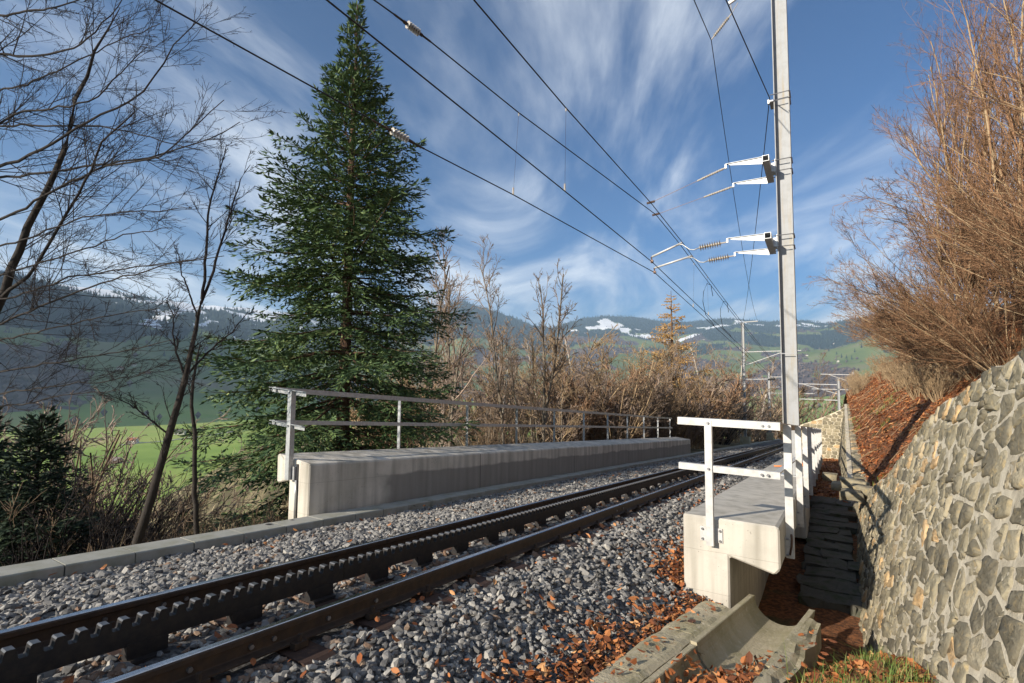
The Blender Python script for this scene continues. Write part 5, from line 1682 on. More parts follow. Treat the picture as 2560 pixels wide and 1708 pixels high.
# --- the row behind the long damp-stained platform, from the fir to the mast
for kind, lab, u, z, vt, wd, mats in [
    ('slim', 'slender bare tree just right of the fir, its thin top reaching above the ridge', 1062, 19, 690, 1.1, BRW),
    ('forked', 'bare forked tree with many reddish twigs right of the fir', 1105, 23, 715, 1.1, ('bark_grey', 'twig_pink')),
    ('slim', 'thin bare sapling close behind the second railing post', 1010, 16, 800, 0.9, DK),
    ('slim', 'tall bare tree with upright branches behind the fourth railing post', 1262, 18, 655, 0.85, BRW),
    ('slim', 'short dark twiggy tree between the two tall bare trees in the middle', 1305, 20, 850, 1.0, BRW),
    ('pruned', 'tall bare twin-trunked tree with stubby upright twigs, in the middle', 1352, 18.5, 700, 1.0, BRW),
    ('slim', 'lean bare tree seen against the far snowy hill', 1440, 30, 905, 1.0, BRW),
    ('wide', 'bare tree with pinkish crown beyond the brown bush', 1480, 42, 880, 1.0, ('bark_grey', 'twig_pink')),
    ('birch', 'pale birch with fine purple twigs left of the taller far mast', 1770, 48, 870, 1.2, None),
    ('birch', 'pale leaning birch right of the taller far mast', 1893, 62, 905, 1.2, None),
    ('wide', 'broad bare tree with purple-brown crown left of the far masts', 1800, 55, 900, 1.0, ('bark_grey', 'twig_pink')),
    ('forked', 'reddish bare tree between the broad tree and the taller far mast', 1838, 60, 930, 1.0, ('bark_grey', 'twig_rust')),
    ('birch', 'thin pale birch behind the shorter far mast', 1950, 75, 930, 1.2, None),
    ('wide', 'bare brown tree right of the tall mast, above the end wall', 2040, 70, 900, 1.0, BRW),
]:
    plant(kind, 'bare_tree', lab, u, z, vt, HB[kind], 'tree', 'bare trees behind the long grey railing', mats, wd)
for kind, lab, u, z, vt, wd, mats in [
    ('bush', 'big round brown bush behind the middle of the long grey railing', 1530, 27, 862, 1.25, ('twig_straw', 'twig_brown')),
    ('bush', 'second brown bush leaning against the big round one', 1600, 29, 905, 1.1, ('twig_brown', 'twig_brown')),
    ('bush', 'low brown bush at the foot of the tall pruned trees', 1215, 20, 1000, 1.2, BRW),
    ('bush', 'olive-brown bush left of the taller far mast', 1725, 44, 960, 1.0, ('twig_brown', 'twig_straw')),
    ('bush', 'dark bush right of the tall mast, beside the end wall', 2035, 50, 985, 1.2, ('twig_dark', 'twig_dark')),
]:
    plant(kind, 'bush', lab, u, z, vt, 3.9, 'bush', None, mats, wd)
for i in range(42):
    u = 960 + 26.5 * i + rt.uniform(-12, 12); z = rt.uniform(20, 58)
    if u < 1420 and i % 3: continue
    plant('thicket', 'shrub', 'brown leafless shrub in the thicket behind the long grey railing', u, z, 1010 + rt.uniform(-45, 40) - 25 * (u > 1450), 2.9, 'shrub', 'leafless shrubs in the thicket behind the railing', (('twig_brown', 'twig_brown'), ('twig_straw', 'twig_brown'), ('twig_brown', 'twig_pink'), ('twig_dark', 'twig_brown'))[i % 4], rt.uniform(1.1, 1.7))

for i in range(36):
    u = 985 + 25 * i + rt.uniform(-14, 14); z = rt.uniform(22, 55); kd = ('slim', 'wide', 'forked', 'birch')[i % 4]
    plant(kd, 'bare_tree', 'slight brown leafless tree among many in the wood behind the long grey railing', u, z, rt.uniform(850, 960), HB[kd], 'tree', 'slight leafless trees in the wood behind the railing', (('bark_grey', 'twig_golden'), ('bark_grey', 'twig_pink'), ('bark_grey', 'twig_straw'))[i % 3] if kd != 'birch' else None, rt.uniform(0.9, 1.3))

PROTO['bush_far'] = shrub(16, n=26, H=4.0, fan=0.42, m1=12, m2=8, m3=0, rmin=0.015, r0=0.03)
for i in range(24):
    u = 975 + 34 * i + rt.uniform(-12, 12); z = rt.uniform(24, 48)
    if u < 1400 and i % 3: continue
    plant('bush_far', 'bush', 'russet leafless bush in the band of scrub behind the long grey railing', u, z, rt.uniform(905, 975), 3.9, 'bush', 'russet bushes in the scrub behind the railing', (('twig_brown', 'twig_golden'), ('twig_brown', 'twig_pink'), ('twig_straw', 'twig_russet'), ('twig_brown', 'twig_russet'))[i % 4], rt.uniform(0.9, 1.25))

# larch: a straight trunk with thin level boughs
r_ = np.random.default_rng(91)
nb = 120
tz = np.linspace(2.0, 11.6, nb); a = r_.uniform(0, 6.28, nb)
P0 = np.stack([np.zeros(nb), np.zeros(nb), tz], -1)
L = (12.1 - tz) * 0.29 * r_.uniform(0.7, 1.15, nb) + 0.15
D0 = np.stack([np.cos(a), np.sin(a), r_.uniform(-0.25, 0.15, nb)], -1)
mt, mc = MB(), MB()
mt.tube([(0, 0, -0.5), (0.03, 0, 4), (0, 0.02, 8), (0, 0, 12.0)], [0.16, 0.12, 0.07, 0.01], 8)
P, R = grow(P0, D0, L, np.full(nb, 0.022), np.full(nb, 0.007), 7, 0.05, 0.35, r_)
V, F = tubes(P, R, 4); mc.add(V, F, tint=0.2)
s0, d0, l0, r0 = sprout(P, R, L, 16, 0.15, 1.0, 0.9, 0.3, 0.28, r_)
P, R = grow(s0, d0, l0, np.full(len(s0), 0.018), np.full(len(s0), 0.013), 3, 0.1, -0.25, r_)
V, F = tubes(P, R, 3); mc.add(V, F, tint=np.repeat(r_.random(len(P)), 12))
s0, d0, l0, r0 = sprout(P, R, l0, 3, 0.1, 1.0, 0.8, 0.3, 0.5, r_)
P, R = grow(s0, d0, l0, np.full(len(s0), 0.017), np.full(len(s0), 0.013), 2, 0.1, -0.2, r_)
V, F = tubes(P, R, 3); mc.add(V, F, tint=np.repeat(r_.random(len(P)), 9))
PROTO['larch'] = (build_mesh('larch_trunk', mt, 'bark_fir', True), build_mesh('larch_crown', mc, 'twig_larch', True))
plant('larch', 'larch_tree', 'tall golden leafless larch standing alone near the middle', 1681, 42, 727, 12.0, wide=1.35)

# --- right bank: overhanging hazel and tall trees
hz = [  # X, Y, height factor, kind, turn, label
    (4.5, 14.5, 0.80, 'hazel', 0.1, 'leafless hazel at the right edge, arching over the mast shadow'),
    (3.8, 17.0, 0.85, 'hazel_b', 0.35, 'leafless hazel with long straw stems, just above the mast shadow'),
    (4.0, 19.5, 0.88, 'hazel', -0.2, 'leafless hazel behind the upper end of the mast shadow'),
    (3.8, 22.5, 0.95, 'hazel_b', 0.1, 'leafless hazel in the middle of the bank, low and sprawling'),
    (4.0, 26.0, 1.0, 'hazel', 0.3, 'leafless hazel halfway along the bank'),
    (4.0, 30.0, 1.0, 'hazel_b', -0.1, 'leafless hazel whose stems hang towards the end wall'),
    (4.4, 35.0, 1.05, 'hazel', 0.2, 'leafless hazel near the far end of the bank'),
    (5.2, 41.0, 1.0, 'hazel_b', 0.0, 'farthest leafless hazel on the bank, beyond the end wall'),
    (5.9, 16.0, 0.95, 'hazel', 0.5, 'tall leafless hazel higher up the bank at the right'),
    (6.2, 20.5, 1.1, 'hazel', -0.3, 'tall leafless hazel high on the bank, second back'),
    (6.5, 25.5, 1.15, 'hazel_b', 0.15, 'tall leafless hazel high on the bank, third back'),
    (7.0, 32.0, 1.2, 'hazel', 0.4, 'tall leafless hazel high on the bank, farthest back'),
    (4.3, 12.2, 0.62, 'hazel_b', 0.2, 'leafless hazel at the right edge above the rubble wall'),
    (5.6, 12.6, 0.85, 'hazel', 0.0, 'tall leafless hazel at the right edge, high above the rubble wall'),
    (3.7, 20.5, 0.5, 'hazel_b', 0.4, 'low leafless hazel at the lower edge of the shrubs on the bank'),
    (3.9, 28.0, 0.5, 'hazel', 0.5, 'low leafless hazel by the retaining wall'),
]
for x, y, s_, kind, rz, lab in hz:
    g_ = float(bank_z(R1([x]), R1([y]))[0])
    place_tree('hazel_shrub', lab, PROTO[kind], (x, y, g_), s_, rz, 'shrub', 'leafless hazels on the leafy bank')
st_, lv = upright(31, H=11.0, r0=0.06, spread=0.42, m1=20, m2=9, m3=3, ratio=0.36, lift=0.8, stems=7, fan=0.16, t0=0.15)
PROTO['many'] = tree_meshes('many', np.random.default_rng(32), st_, lv, ('bark_grey', 'twig_rust'))
for u, z, vt, wd, rz, lab in ((2400, 16.6, 90, 1.0, 0.3, 'tall many-stemmed bare tree on the leafy bank, standing clear against the sky'), (2600, 12.5, -220, 0.95, 1.7, 'tall many-stemmed bare tree at the top right corner'), (2500, 22, 60, 1.0, 2.9, 'many-stemmed bare tree far back on the leafy bank')):
    plant('many', 'bare_tree', lab, u, z, vt, 10.6, 'tree', 'bare trees on the leafy bank', ('twig_straw', 'twig_rust'), wd, rz)
for i in range(22):
    y = 21 + 1.8 * i; x = float(bank_x0(R1([y]))[0]) + (rt.uniform(1.9, 3.4) if y < 44 else rt.uniform(0.1, 1.2)); g_ = float(bank_z(R1([x]), R1([y]))[0])
    place_tree('shrub', 'straw-coloured leafless scrub along the top of the leafy bank', PROTO['thicket'], (x, y, g_), rt.uniform(0.35, 0.6), rt.uniform(0, 6.28), 'shrub', 'straw scrub along the top of the bank', ('twig_straw', 'twig_straw'))

# --- left: the big beech leaning in from outside the frame
r_ = np.random.default_rng(55)
limbs = [  # photo positions with distance in front of the camera, radius at start
    ([(-330, 1250, 8.6), (-150, 1000, 8.4), (0, 764, 8.2), (24, 682, 8.1), (53, 609, 8.0), (69, 560, 8.0), (120, 470, 7.8), (160, 380, 7.7), (190, 250, 7.6), (240, 120, 7.5), (300, 20, 7.5)], 0.15),
    ([(-120, 800, 8.2), (0, 744, 8.0), (73, 690, 7.8), (94, 654, 7.7), (150, 570, 7.5), (229, 424, 7.2), (245, 367, 7.1), (286, 318, 7.0), (335, 286, 7.0), (340, 200, 7.0)], 0.085),
    ([(-200, 520, 8.5), (0, 416, 7.8), (122, 367, 7.5), (245, 290, 7.2), (347, 241, 7.0), (396, 184, 6.9), (433, 118, 6.8), (502, 45, 6.8)], 0.08),
    ([(-180, 480, 8.6), (0, 445, 8.0), (204, 418, 7.6), (351, 400, 7.3), (449, 373, 7.1), (531, 347, 7.0), (600, 305, 7.0)], 0.06),
    ([(-150, 150, 7.6), (0, 135, 7.2), (90, 141, 7.0), (196, 120, 6.8), (229, 90, 6.7), (282, 33, 6.6), (310, -10, 6.6)], 0.055),
    ([(-150, 380, 7.8), (0, 306, 7.4), (61, 277, 7.3), (184, 267, 7.1), (253, 237, 7.0), (294, 188, 6.9), (367, 118, 6.8)], 0.05),
    ([(-150, 320, 8.4), (0, 314, 8.0), (229, 314, 7.6), (310, 327, 7.4), (408, 355, 7.2), (500, 375, 7.1)], 0.042),
    ([(-150, 640, 8.2), (0, 547, 7.8), (61, 518, 7.6), (163, 461, 7.4), (260, 415, 7.2), (400, 395, 7.0), (560, 250, 6.9)], 0.06),
    ([(-100, 640, 8.0), (60, 600, 7.6), (200, 545, 7.3), (330, 530, 7.1), (480, 520, 7.0)], 0.035),
    ([(-100, 720, 8.0), (30, 680, 7.7), (160, 640, 7.4), (300, 590, 7.2), (430, 570, 7.0)], 0.035),
    ([(-100, 850, 8.0), (0, 810, 7.6), (150, 745, 7.3), (280, 700, 7.1), (420, 660, 6.9), (520, 640, 6.8)], 0.042),
    ([(-100, 880, 7.8), (0, 850, 7.5), (140, 820, 7.2), (270, 790, 7.0), (400, 770, 6.9)], 0.03),
    ([(-100, 950, 7.8), (0, 930, 7.4), (150, 905, 7.1), (300, 880, 6.9), (430, 850, 6.8)], 0.034),
    ([(-100, 1000, 7.6), (0, 985, 7.3), (130, 965, 7.0), (260, 955, 6.9), (380, 930, 6.8)], 0.026),
    ([(-100, 760, 8.2), (40, 740, 7.9), (180, 690, 7.5), (320, 670, 7.3), (450, 655, 7.1), (560, 640, 7.0)], 0.036),
    ([(-60, 1020, 7.2), (60, 1010, 7.0), (180, 985, 6.9), (300, 975, 6.8)], 0.02),
    ([(-100, 60, 7.4), (60, 30, 7.0), (160, 15, 6.8), (260, -40, 6.6)], 0.045),
    ([(-100, 240, 8.4), (60, 215, 8.0), (160, 170, 7.7), (300, 100, 7.4), (400, 60, 7.2)], 0.036),
]


def resample(pts, n):
    P = np.array([atz(*p) for p in pts]); d = np.concatenate([[0], np.cumsum(np.linalg.norm(np.diff(P, axis=0), axis=1))])
    t = np.linspace(0, d[-1], n); return np.stack([np.interp(t, d, P[:, k]) for k in range(3)], -1), d[-1]


NL = 26
Ps, Rs, Ls = [], [], []
for pts, r0 in limbs:
    P, L = resample(pts, NL); P[1:-1] += r_.normal(0, 0.009, (NL - 2, 3)); Ps.append(P); Ls.append(L); Rs.append(r0 * (0.62 if len(Rs) < 1 else 0.31) * (1 - np.linspace(0, 1, NL)) ** 0.8 + 0.005)
Ps, Rs, Ls = np.array(Ps), np.array(Rs), np.array(Ls)
base = atz(-330, 1250, 8.6); base[2] = hill_z(base[0], base[1]) - 0.2
bt = thing('bare_tree', 'big leafless beech at the left edge, its dark branches filling the upper left sky', 'tree', base)
mb = MB(); V, F = tubes(Ps[:1], Rs[:1], 8); mb.add(V, F)
mb.tube([base, Ps[0, 0] * 0.5 + base * 0.5, Ps[0, 0] + (Ps[0, 1] - Ps[0, 0]) * 0.3], [0.20, 0.16, 0.12], 8)
part('trunk', mb, 'bark_dark', bt, smooth=True)
mb = MB(); V, F = tubes(Ps[1:2], Rs[1:2], 8); mb.add(V, F)
part('trunk', mb, 'bark_dark', bt, smooth=True)
for j in range(2, len(Ps)):
    mb = MB(); V, F = tubes(Ps[j:j + 1], Rs[j:j + 1], 6); mb.add(V, F); part('limb', mb, 'bark_dark', bt, smooth=True)
mc = MB()
PP, RRr, LL = Ps, Rs, Ls
s0, d0, l0, r0 = sprout(PP, RRr, np.minimum(LL, 4.5), 17, 0.22, 1.0, 0.55, 0.15, 0.34, r_, rr=0.5)
P, R = grow(s0, d0, l0, np.clip(r0, 0.0030, 0.0085), np.full(len(s0), 0.0020), 9, 0.045, 0.10, r_)
V, F = tubes(P, R, 4); mc.add(V, F, tint=np.repeat(r_.random(len(P)), 40))
s1, d1, l1, r1 = sprout(P, R, l0, 9, 0.12, 1.0, 0.6, 0.2, 0.42, r_)
P2, R2 = grow(s1, d1, l1, np.clip(r1, 0.0026, 0.005), np.full(len(s1), 0.0018), 6, 0.08, 0.05, r_)
V, F = tubes(P2, R2, 3); mc.add(V, F, tint=np.repeat(r_.random(len(P2)), 21))
s2, d2, l2, r2 = sprout(P2, R2, l1, 3, 0.15, 1.0, 0.6, 0.2, 0.42, r_)
P3, R3 = grow(s2, d2, l2, np.full(len(s2), 0.0021), np.full(len(s2), 0.0014), 3, 0.1, 0.05, r_)
V, F = tubes(P3, R3, 3); mc.add(V, F, tint=np.repeat(r_.random(len(P3)), 12))
part('crown', mc, 'twig_dark', bt, smooth=True)

# two slim trees at the left kerb
def custom_tree(label, limbs, seed, m=(10, 6, 3), matsx=('bark_dark', 'twig_dark'), ratio=0.28, lmax=3.0):
    r_ = np.random.default_rng(seed); P_, R_2, L_ = [], [], []
    for pts, r0 in limbs:
        P, L = resample(pts, 18); P[1:-1] += r_.normal(0, 0.006, (16, 3)); P_.append(P); L_.append(L); R_2.append(r0 * (1.0 if not R_2 else 0.6) * (1 - np.linspace(0, 1, 18)) ** (0.7 if R_2 else 0.45) + 0.004)
    P_, R_2, L_ = np.array(P_), np.array(R_2), np.array(L_)
    t_ = thing('bare_tree', label, 'tree', P_[0, 0])
    mb = MB(); V, F = tubes(P_[:1], R_2[:1], 9); mb.add(V, F); part('trunk', mb, matsx[0], t_, smooth=True)
    mc = MB()
    if len(P_) > 1:
        V, F = tubes(P_[1:], R_2[1:], 6); mc.add(V, F, tint=0.5)
    s0, d0, l0, r0 = sprout(P_, R_2, np.minimum(L_, lmax), m[0], 0.35, 1.0, 0.6, 0.2, ratio, r_, rr=0.5)
    P, R = grow(s0, d0, l0, np.clip(r0, 0.0035, 0.008), np.full(len(s0), 0.0025), 8, 0.06, 0.25, r_)
    V, F = tubes(P, R, 4); mc.add(V, F, tint=np.repeat(r_.random(len(P)), 36))
    s1, d1, l1, r1 = sprout(P, R, l0, m[1], 0.15, 1.0, 0.6, 0.2, 0.45, r_)
    P2, R2 = grow(s1, d1, l1, np.full(len(s1), 0.0026), np.full(len(s1), 0.0019), 5, 0.09, 0.1, r_)
    V, F = tubes(P2, R2, 3); mc.add(V, F, tint=np.repeat(r_.random(len(P2)), 18))
    if m[2]:
        s1, d1, l1, r1 = sprout(P2, R2, l1, m[2], 0.15, 1.0, 0.6, 0.2, 0.5, r_)
        P2, R2 = grow(s1, d1, l1, np.full(len(s1), 0.0028), np.full(len(s1), 0.002), 3, 0.09, 0.1, r_)
        V, F = tubes(P2, R2, 3); mc.add(V, F, tint=np.repeat(r_.random(len(P2)), 12))
    part('crown', mc, matsx[1], t_, smooth=True)


custom_tree('slim dark tree leaning right between the beech and the fir, forking near the ridge line', [
    ([(330, 1430, 7.9), (345, 1355, 7.9), (390, 1200, 7.9), (425, 1080, 7.9), (460, 960, 7.9), (485, 840, 7.9), (500, 770, 7.9), (505, 745, 7.9)], 0.066),
    ([(505, 748, 7.9), (512, 690, 7.9), (515, 600, 7.8), (525, 500, 7.8), (545, 440, 7.8), (567, 360, 7.8)], 0.036),
    ([(502, 760, 7.9), (530, 690, 8.0), (555, 600, 8.1), (580, 520, 8.1), (600, 450, 8.1), (626, 412, 8.1)], 0.036),
    ([(465, 945, 7.9), (440, 880, 7.8), (432, 830, 7.8), (436, 790, 7.8), (420, 760, 7.8)], 0.026),
    ([(470, 935, 7.9), (520, 880, 8.0), (580, 830, 8.1), (620, 780, 8.2)], 0.024),
    ([(425, 1090, 7.9), (340, 1020, 7.7), (270, 985, 7.5)], 0.020),
    ([(495, 800, 7.9), (470, 720, 7.7), (455, 690, 7.6), (445, 620, 7.6)], 0.018)], 61, (12, 7, 3))
custom_tree('thin upright dark sapling standing between the leaning tree and the fir', [
    ([(492, 1390, 8.6), (490, 1330, 8.6), (486, 1200, 8.6), (487, 1100, 8.6), (478, 1000, 8.6), (487, 930, 8.6), (500, 860, 8.6)], 0.040),
    ([(480, 1010, 8.6), (470, 960, 8.6), (468, 900, 8.5)], 0.014)], 63, (14, 6, 2), lmax=2.0)

# undergrowth on the slope below the kerb
for i in range(34):
    u = -150 + 27 * i + rt.uniform(-15, 15); z = rt.uniform(8.6, 12.5)
    p = atz(u, 1200, z)
    if p[0] > -7.1 or (u > 700): continue
    g_ = float(hill_z(p[0], p[1])); r2_ = ray(u, rt.uniform(1165, 1265) if u < 300 else rt.uniform(1290, 1330)); k_ = math.hypot(p[0], p[1]) / math.hypot(r2_[0], r2_[1])
    s_ = max(0.8, (CAM[2] + r2_[2] * k_ - g_) / 1.5)
    place_tree('shrub', 'tangled leafless undergrowth shrub on the slope below the kerb', PROTO['brush'], (p[0], p[1], g_), (s_ * 0.9, s_ * 0.9, s_), rt.uniform(0, 6.28), 'shrub', 'undergrowth below the kerb', (('twig_dark', 'twig_brown'), ('twig_dark', 'twig_dark'), ('twig_dark', 'twig_dark'))[i % 3])
for u, z, vt, lab in ((120, 13.5, 1010, 'pinkish leafless bush behind the dark spruce at the left edge'), (235, 14.5, 1020, 'pinkish leafless bush left of the leaning tree, the fullest one'), (20, 12.5, 1020, 'pinkish leafless bush at the left edge')):
    p = atz(u, 1150, z); g_ = float(hill_z(p[0], p[1])); r2_ = ray(u, vt); k_ = math.hypot(p[0], p[1]) / math.hypot(r2_[0], r2_[1]); s_ = (CAM[2] + r2_[2] * k_ - g_) / 3.9
    place_tree('bush', lab, PROTO['bush'], (p[0], p[1], g_), (s_ * 1.0, s_ * 1.0, s_), rt.uniform(0, 6), 'bush', None, ('twig_brown', 'twig_pink'))


# ------------------------------------------------------------------ conifers
def conifer(label, name, base, H, radius, seed, dens=1.0, mats=('bark_fir', 'needles'), shoot=0.15, t_low=0.03, rtrunk=0.19, step=0.30, wid=0.021, cat='tree', droop=0.0):
    """radius(t): bough reach at height share t"""
    r_ = np.random.default_rng(seed)
    t_ = thing(name, label, cat, base)
    mt, mc, mbough = MB(), MB(), MB()
    hs = np.linspace(-0.3, H, 12)
    mt.tube([base + np.array([0.03 * math.sin(h * 0.7), 0.03 * math.cos(h * 0.9), h]) for h in hs], rtrunk * (1 - np.clip(hs / H, 0, 1)) ** 0.85 + 0.012, 10)
    part('trunk', mt, mats[0], t_, smooth=True)
    z = H * t_low; allS = []; B0, BD, BL, BT = [], [], [], []
    while z < H * 0.985:
        t = z / H; n = int(r_.integers(9, 12)) if t < 0.9 else 6; a0 = r_.uniform(0, 6.28)
        for j in range(n):
            a = a0 + j * 6.283 / n + r_.normal(0, 0.15); zz_ = z + (r_.normal(0, 0.05) if j < n - 2 else r_.uniform(0.15, 0.8) * step)
            L = (1.0 if j < n - 2 else 0.7) * radius(t) * (r_.uniform(0.60, 1.06) if r_.random() < 0.82 else r_.uniform(1.08, 1.30))
            if r_.random() < 0.08: L *= 0.6
            el = np.interp(t, [0, 0.25, 0.6, 0.9, 1], [-0.20, -0.10, 0.24, 0.66, 0.9]) + r_.normal(0, 0.07) - droop
            B0.append((0, 0, zz_)); BD.append((math.cos(a) * math.cos(el), math.sin(a) * math.cos(el), math.sin(el))); BL.append(L); BT.append(t)
        z += step * r_.uniform(0.8, 1.2) * float(np.interp(t, [0, 0.35, 0.5, 0.75, 0.76, 1], [1.35, 1.3, 1.0, 0.95, 0.72, 0.66]))
    B0, BD, BL, BT = map(np.array, (B0, BD, BL, BT))
    n = 12
    pts = [B0]; D = BD.copy()
    for i in range(n):
        sag = np.interp(BT, [0, 0.5, 1], [1, 0.7, 0.2]) * (-0.055 if i < 6 else 0.075)
        D = unit(D + np.stack([r_.normal(0, 0.03, len(D)), r_.normal(0, 0.03, len(D)), sag + r_.normal(0, 0.02, len(D))], -1)); pts.append(pts[-1] + D * (BL / n)[:, None])
    P = np.stack(pts, 1) + base
    R = (0.008 + 0.009 * BL[:, None]) * (1 - np.linspace(0, 1, n + 1))[None] + 0.004
    V, F = tubes(P, R, 4); mbough.add(V, F)
    # shoots: along the bough tip, on the laterals and on their side shoots
    SP, SD, SL = [], [], []
    for b in range(len(B0)):
        L = BL[b]; k = max(4, int(L / (0.088 / dens)))
        s_ = np.linspace(0.16, 1.0, k) ** 0.9; side = np.where(np.arange(k) % 2, 1.0, -1.0)
        f = s_ * n; i = np.minimum(f.astype(int), n - 1); w = (f - i)[:, None]
        p0 = P[b, i] * (1 - w) + P[b, i + 1] * w; tg = unit(P[b, i + 1] - P[b, i])
        sd = unit(np.cross(tg, np.array([0, 0, 1.0]))) * side[:, None]
        ld = unit(tg * 0.72 + sd * r_.uniform(0.55, 0.95, k)[:, None] + np.array([0, 0, 1]) * r_.normal(-0.16, 0.26, k)[:, None])
        ll = np.minimum(0.55 * L * (1 - s_) ** 0.75 + 0.10, 0.95) * r_.uniform(0.7, 1.2, k)
        q = np.maximum(2, (ll / (0.085 / dens)).astype(int))
        for p_, d_, l_, m_, sdv in zip(p0, ld, ll, q, sd):
            u_ = (np.arange(m_) + 0.6) / m_
            c = p_ + d_ * (u_ * l_)[:, None] + np.array([0, 0, -1]) * (0.22 * l_ * u_ ** 2)[:, None]
            up_ = np.cross(d_, sdv)
            lat = np.cross(d_, np.array([0, 0, 1.0])); lat = lat / (np.linalg.norm(lat) + 1e-6)
            sg = np.where(np.arange(m_) % 2, 1.0, -1.0)[:, None]
            SP.append(c); SD.append(d_ * 0.75 + lat * sg * r_.uniform(0.5, 1.0, (m_, 1)) + np.array([0, 0, 1]) * r_.normal(0.0, 0.34, (m_, 1)))
            SL.append(np.minimum(shoot, 0.10 + 0.3 * l_) * r_.uniform(0.6, 1.2, m_))
            SP.append(c[:: 2]); SD.append(np.repeat(d_[None], len(c[::2]), 0)); SL.append(np.full(len(c[::2]), shoot * 1.1))
        tipd = unit(P[b, -1] - P[b, -3])
        for a_ in (-0.6, 0, 0.6):
            lat = np.cross(tipd, np.array([0, 0, 1.0]))
            SP.append(P[b, -1][None]); SD.append((tipd + lat * a_)[None]); SL.append(np.array([shoot * 1.2]))
    # leader
    top = base + np.array([0, 0, H])
    for a_ in range(5):
        SP.append((top - np.array([0, 0, 0.25]))[None]); SD.append(np.array([[math.cos(a_ * 1.256) * 0.7, math.sin(a_ * 1.256) * 0.7, 0.7]])); SL.append(np.array([0.22]))
    SP.append(top[None] - np.array([[0, 0, 0.1]])); SD.append(np.array([[0, 0, 1.0]])); SL.append(np.array([0.35]))
    SP, SD, SL = np.concatenate(SP), unit(np.concatenate(SD)), np.concatenate(SL)
    # each shoot a narrow folded lozenge of needles, lying roughly level
    m = len(SP); a = unit(np.cross(SD, np.array([0.02, 0.03, 1.0]))); b_ = np.cross(SD, a)
    ph = r_.normal(0, 0.55, m); wv = (np.cos(ph)[:, None] * a + np.sin(ph)[:, None] * b_) * (wid * r_.uniform(0.75, 1.3, m))[:, None]
    mid = SP + SD * (SL * 0.5)[:, None] + np.array([0, 0, 0.3]) * wid
    V = np.stack([SP, mid - wv - np.array([0, 0, 1]) * wid * 0.6, mid + wv - np.array([0, 0, 1]) * wid * 0.6, SP + SD * SL[:, None]], 1)
    F = np.array([[0, 2, 3], [0, 3, 1]])
    F = (F[None] + np.arange(m)[:, None, None] * 4).reshape(-1, 3)
    mc.add(V.reshape(-1, 3), F, tint=np.repeat(np.clip(r_.normal(0.45, 0.22, m), 0, 1), 4))
    part('boughs', mbough, mats[0], t_, smooth=True, kind='stuff')
    part('crown', mc, mats[1], t_, kind='stuff')
    import sys; print(name, 'shoots', m, file=sys.stderr)
    return t_


pf = atz(857, 1100, 13.0); pf[2] = float(hill_z(pf[0], pf[1]))
rv = ray(897, 8); k_ = math.hypot(pf[0], pf[1]) / math.hypot(rv[0], rv[1]); Hf = CAM[2] + rv[2] * k_ - pf[2]
print('fir', pf, Hf)
zb = CAM[2] + ray(857, 1000)[2] * math.hypot(pf[0], pf[1]) / math.hypot(*ray(857, 1000)[:2]) - pf[2]
vs = R1([10, 150, 280, 450, 640, 760, 850, 980, 1100, 1300]); ws = R1([0.08, 0.50, 1.0, 1.75, 2.50, 2.90, 3.15, 3.35, 3.25, 3.0])
ts = []
for v_ in vs:
    q = ray(870, v_); ts.append((CAM[2] + q[2] * math.hypot(pf[0], pf[1]) / math.hypot(q[0], q[1]) - pf[2]) / Hf)
ts = np.array(ts)
conifer('tall dark green fir standing behind the long damp-stained platform', 'fir_tree', pf, Hf, lambda t: float(np.interp(t, ts[::-1], ws[::-1])), 5, dens=1.22, rtrunk=0.19, step=0.44, t_low=0.06, wid=0.024, shoot=0.185)
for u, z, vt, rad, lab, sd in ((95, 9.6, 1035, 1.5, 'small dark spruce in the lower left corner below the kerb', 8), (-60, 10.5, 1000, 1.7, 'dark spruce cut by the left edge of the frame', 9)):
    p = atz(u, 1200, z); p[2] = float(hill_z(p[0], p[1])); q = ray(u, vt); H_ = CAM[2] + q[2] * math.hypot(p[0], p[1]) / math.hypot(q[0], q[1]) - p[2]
    conifer(lab, 'spruce_tree', p, H_, (lambda rad: lambda t: rad * (1 - t) ** 0.8 + 0.08)(rad), sd, dens=1.4, mats=('bark_dark', 'needles_dark'), rtrunk=0.08, step=0.20, wid=0.022)

